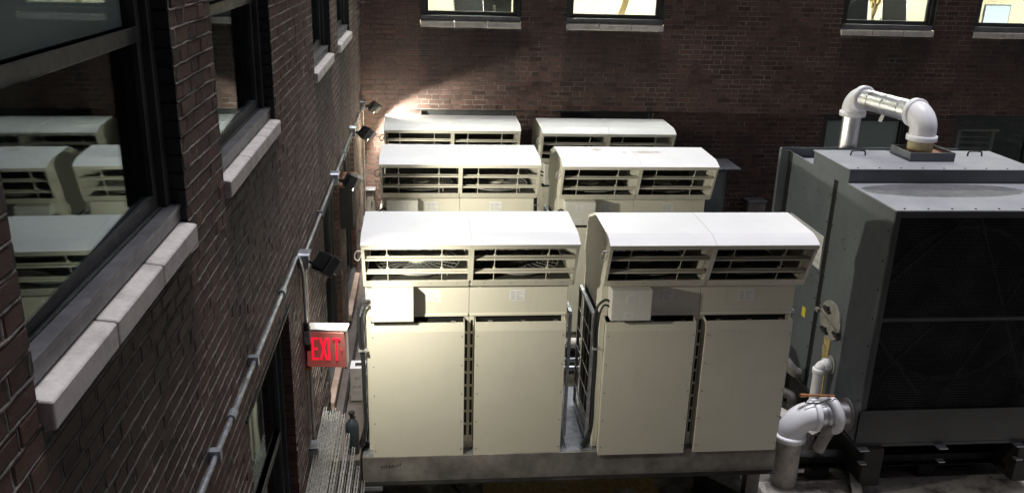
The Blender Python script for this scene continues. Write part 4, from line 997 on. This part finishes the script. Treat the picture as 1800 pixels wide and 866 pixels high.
# ------------------------------------------------------------------ inside the lit office
FL = H-1.90
def desk(x0, x1, y0, y1, label):
    t = thing('desk', ((x0+x1)/2, (y0+y1)/2, FL), label, 'desk')
    MB().box(x0, x1, y0, y1, FL+.72, FL+.75).build('desk_top', 'desk_top', t, .004)
    for xa in (x0+.03, x1-.08):
        for ya in (y0+.03, y1-.08): MB().box(xa, xa+.05, ya, ya+.05, FL, FL+.72).build('leg', 'chair_trim', t)
    return t
def office_chair(x, y, rot, label):
    t = thing('office_chair', (x, y, FL), label, 'chair'); t.rotation_euler.z = rot; t.scale = (1.1, 1.1, 1.24)
    def b(mb, n, m_, bv=0): o = mb.build(n, m_, None, bv); o.parent = t; return o
    b(MB().prism([(.20, .50), (.24, .52), (.34, 1.02), (.31, 1.03)], -.23, .23), 'backrest', 'chair_black', .01)
    b(MB().tube([(-.235, .22, .5), (-.235, .325, 1.03), (.235, .325, 1.03), (.235, .22, .5)], .012, 6), 'back_frame', 'chair_trim')
    b(MB().box(-.24, .24, -.25, .22, .44, .51), 'seat', 'chair_black', .02)
    b(MB().tube([(0, 0, .1), (0, 0, .44)], .03, 8), 'column', 'chair_trim')
    for k in range(5):
        a = k*2*math.pi/5; b(MB().bar((0, 0, .09), (.28*math.cos(a), .28*math.sin(a), .05), .04, .03).tube([(.28*math.cos(a), .28*math.sin(a)-.015, .03), (.28*math.cos(a), .28*math.sin(a)+.015, .03)], .029, 8), 'leg', 'chair_black')
def monitor(x, y, rot, label, glow=True):
    t = thing('monitor', (x, y, FL+.751), label, 'monitor'); t.rotation_euler.z = rot
    def b(mb, n, m_, bv=0): o = mb.build(n, m_, None, bv); o.parent = t; return o
    b(MB().box(-.27, .27, -.015, .015, .10, .44), 'case', 'chair_black', .006)
    b(MB().box(-.255, .255, -.0175, -.0155, .115, .425), 'screen', 'screen_glow' if glow else 'void')
    b(MB().box(-.02, .02, .016, .03, .01, .25).box(-.10, .10, -.06, .09, .0, .01), 'stand', 'chair_trim')
desk(.9, 2.7, YB+.75, YB+1.5, 'pale desk behind lit window over the rear unit by the corner'); desk(3.0, 4.7, YB+.75, YB+1.5, 'pale desk with papers behind lit window above the clean-hooded rear unit')
desk(7.2, 9.1, YB+1.0, YB+1.7, 'desk holding dried flowers behind lit window'); desk(9.7, 11.5, YB+.75, YB+1.5, 'desk with computer screen behind lit window above dark lower window')
office_chair(1.75, YB+.55, .5, 'black office chair seen through lit window by the desk stand')
monitor(2.02, YB+1.1, math.pi, 'monitor seen from behind through lit window', False)
office_chair(7.74, YB+.62, -.15, 'black office chair beside dried flowers'); office_chair(8.62, YB+.66, .3, 'black office chair leaning away from the dried flowers')
office_chair(3.25, YB+.6, 1.2, 'office chair beside the papers on desk')
monitor(10.42, YB+1.15, .2, 'lit computer screen behind lit window')
for i, x in enumerate((8.26, 8.44)):
    t = thing('flower_vase', (x, YB+1.12, FL+.751), ['dried flowers in the smaller green vase on office desk', 'dried flowers in the taller green vase on office desk'][i], 'vase')
    z0 = FL+.751; MB().tube([(x, YB+1.12, z0), (x, YB+1.12, z0+.1+.03*i), (x, YB+1.12, z0+.16+.03*i)], .05, 12, True, [.045, .06, .04]).build('vase', 'vase_green', t)
    fs = MB()
    for k in range(14):
        a = k*2.4; rr = .02+.006*k; fs.tube([(x, YB+1.12, z0+.12), (x+rr*math.cos(a), YB+1.12+rr*math.sin(a), z0+.34+.012*k)], .005, 4)
        fs.obox((x+rr*math.cos(a), YB+1.12+rr*math.sin(a), z0+.36+.012*k), (.018, 0, .004), (0, .018, 0), (0, 0, .03))
    fs.build('stem', 'straw', t)
for i in range(5):
    x = 3.15+i*.24; pp = MB().obox((x, YB+1.0+.08*(i % 2), FL+.756+.004*i), (.11, .03*(i-2)*.4, 0), (-.03*(i-2)*.4, .15, 0), (0, 0, .0025+.004*(i % 2)))
    tag(pp.build('paper_stack', 'carton_white'), 'white papers spread on the office desk', 'papers', 'papers on the office desk')
kb = MB().box(10.4, 10.85, YB+.85, YB+1.0, FL+.751, FL+.77); tag(kb.build('keyboard', 'straw', None, .004), 'tan keyboard on desk in front of computer screen', 'keyboard')
ln_ = MB().bar((4.05, YB+1.3, FL+.75), (4.22, YB+1.35, FL+1.25), .10, .03, (0, 1, 0)); tag(ln_.build('folder', 'straw', None, .004), 'tan folder leaning on the office desk with papers', 'folder')
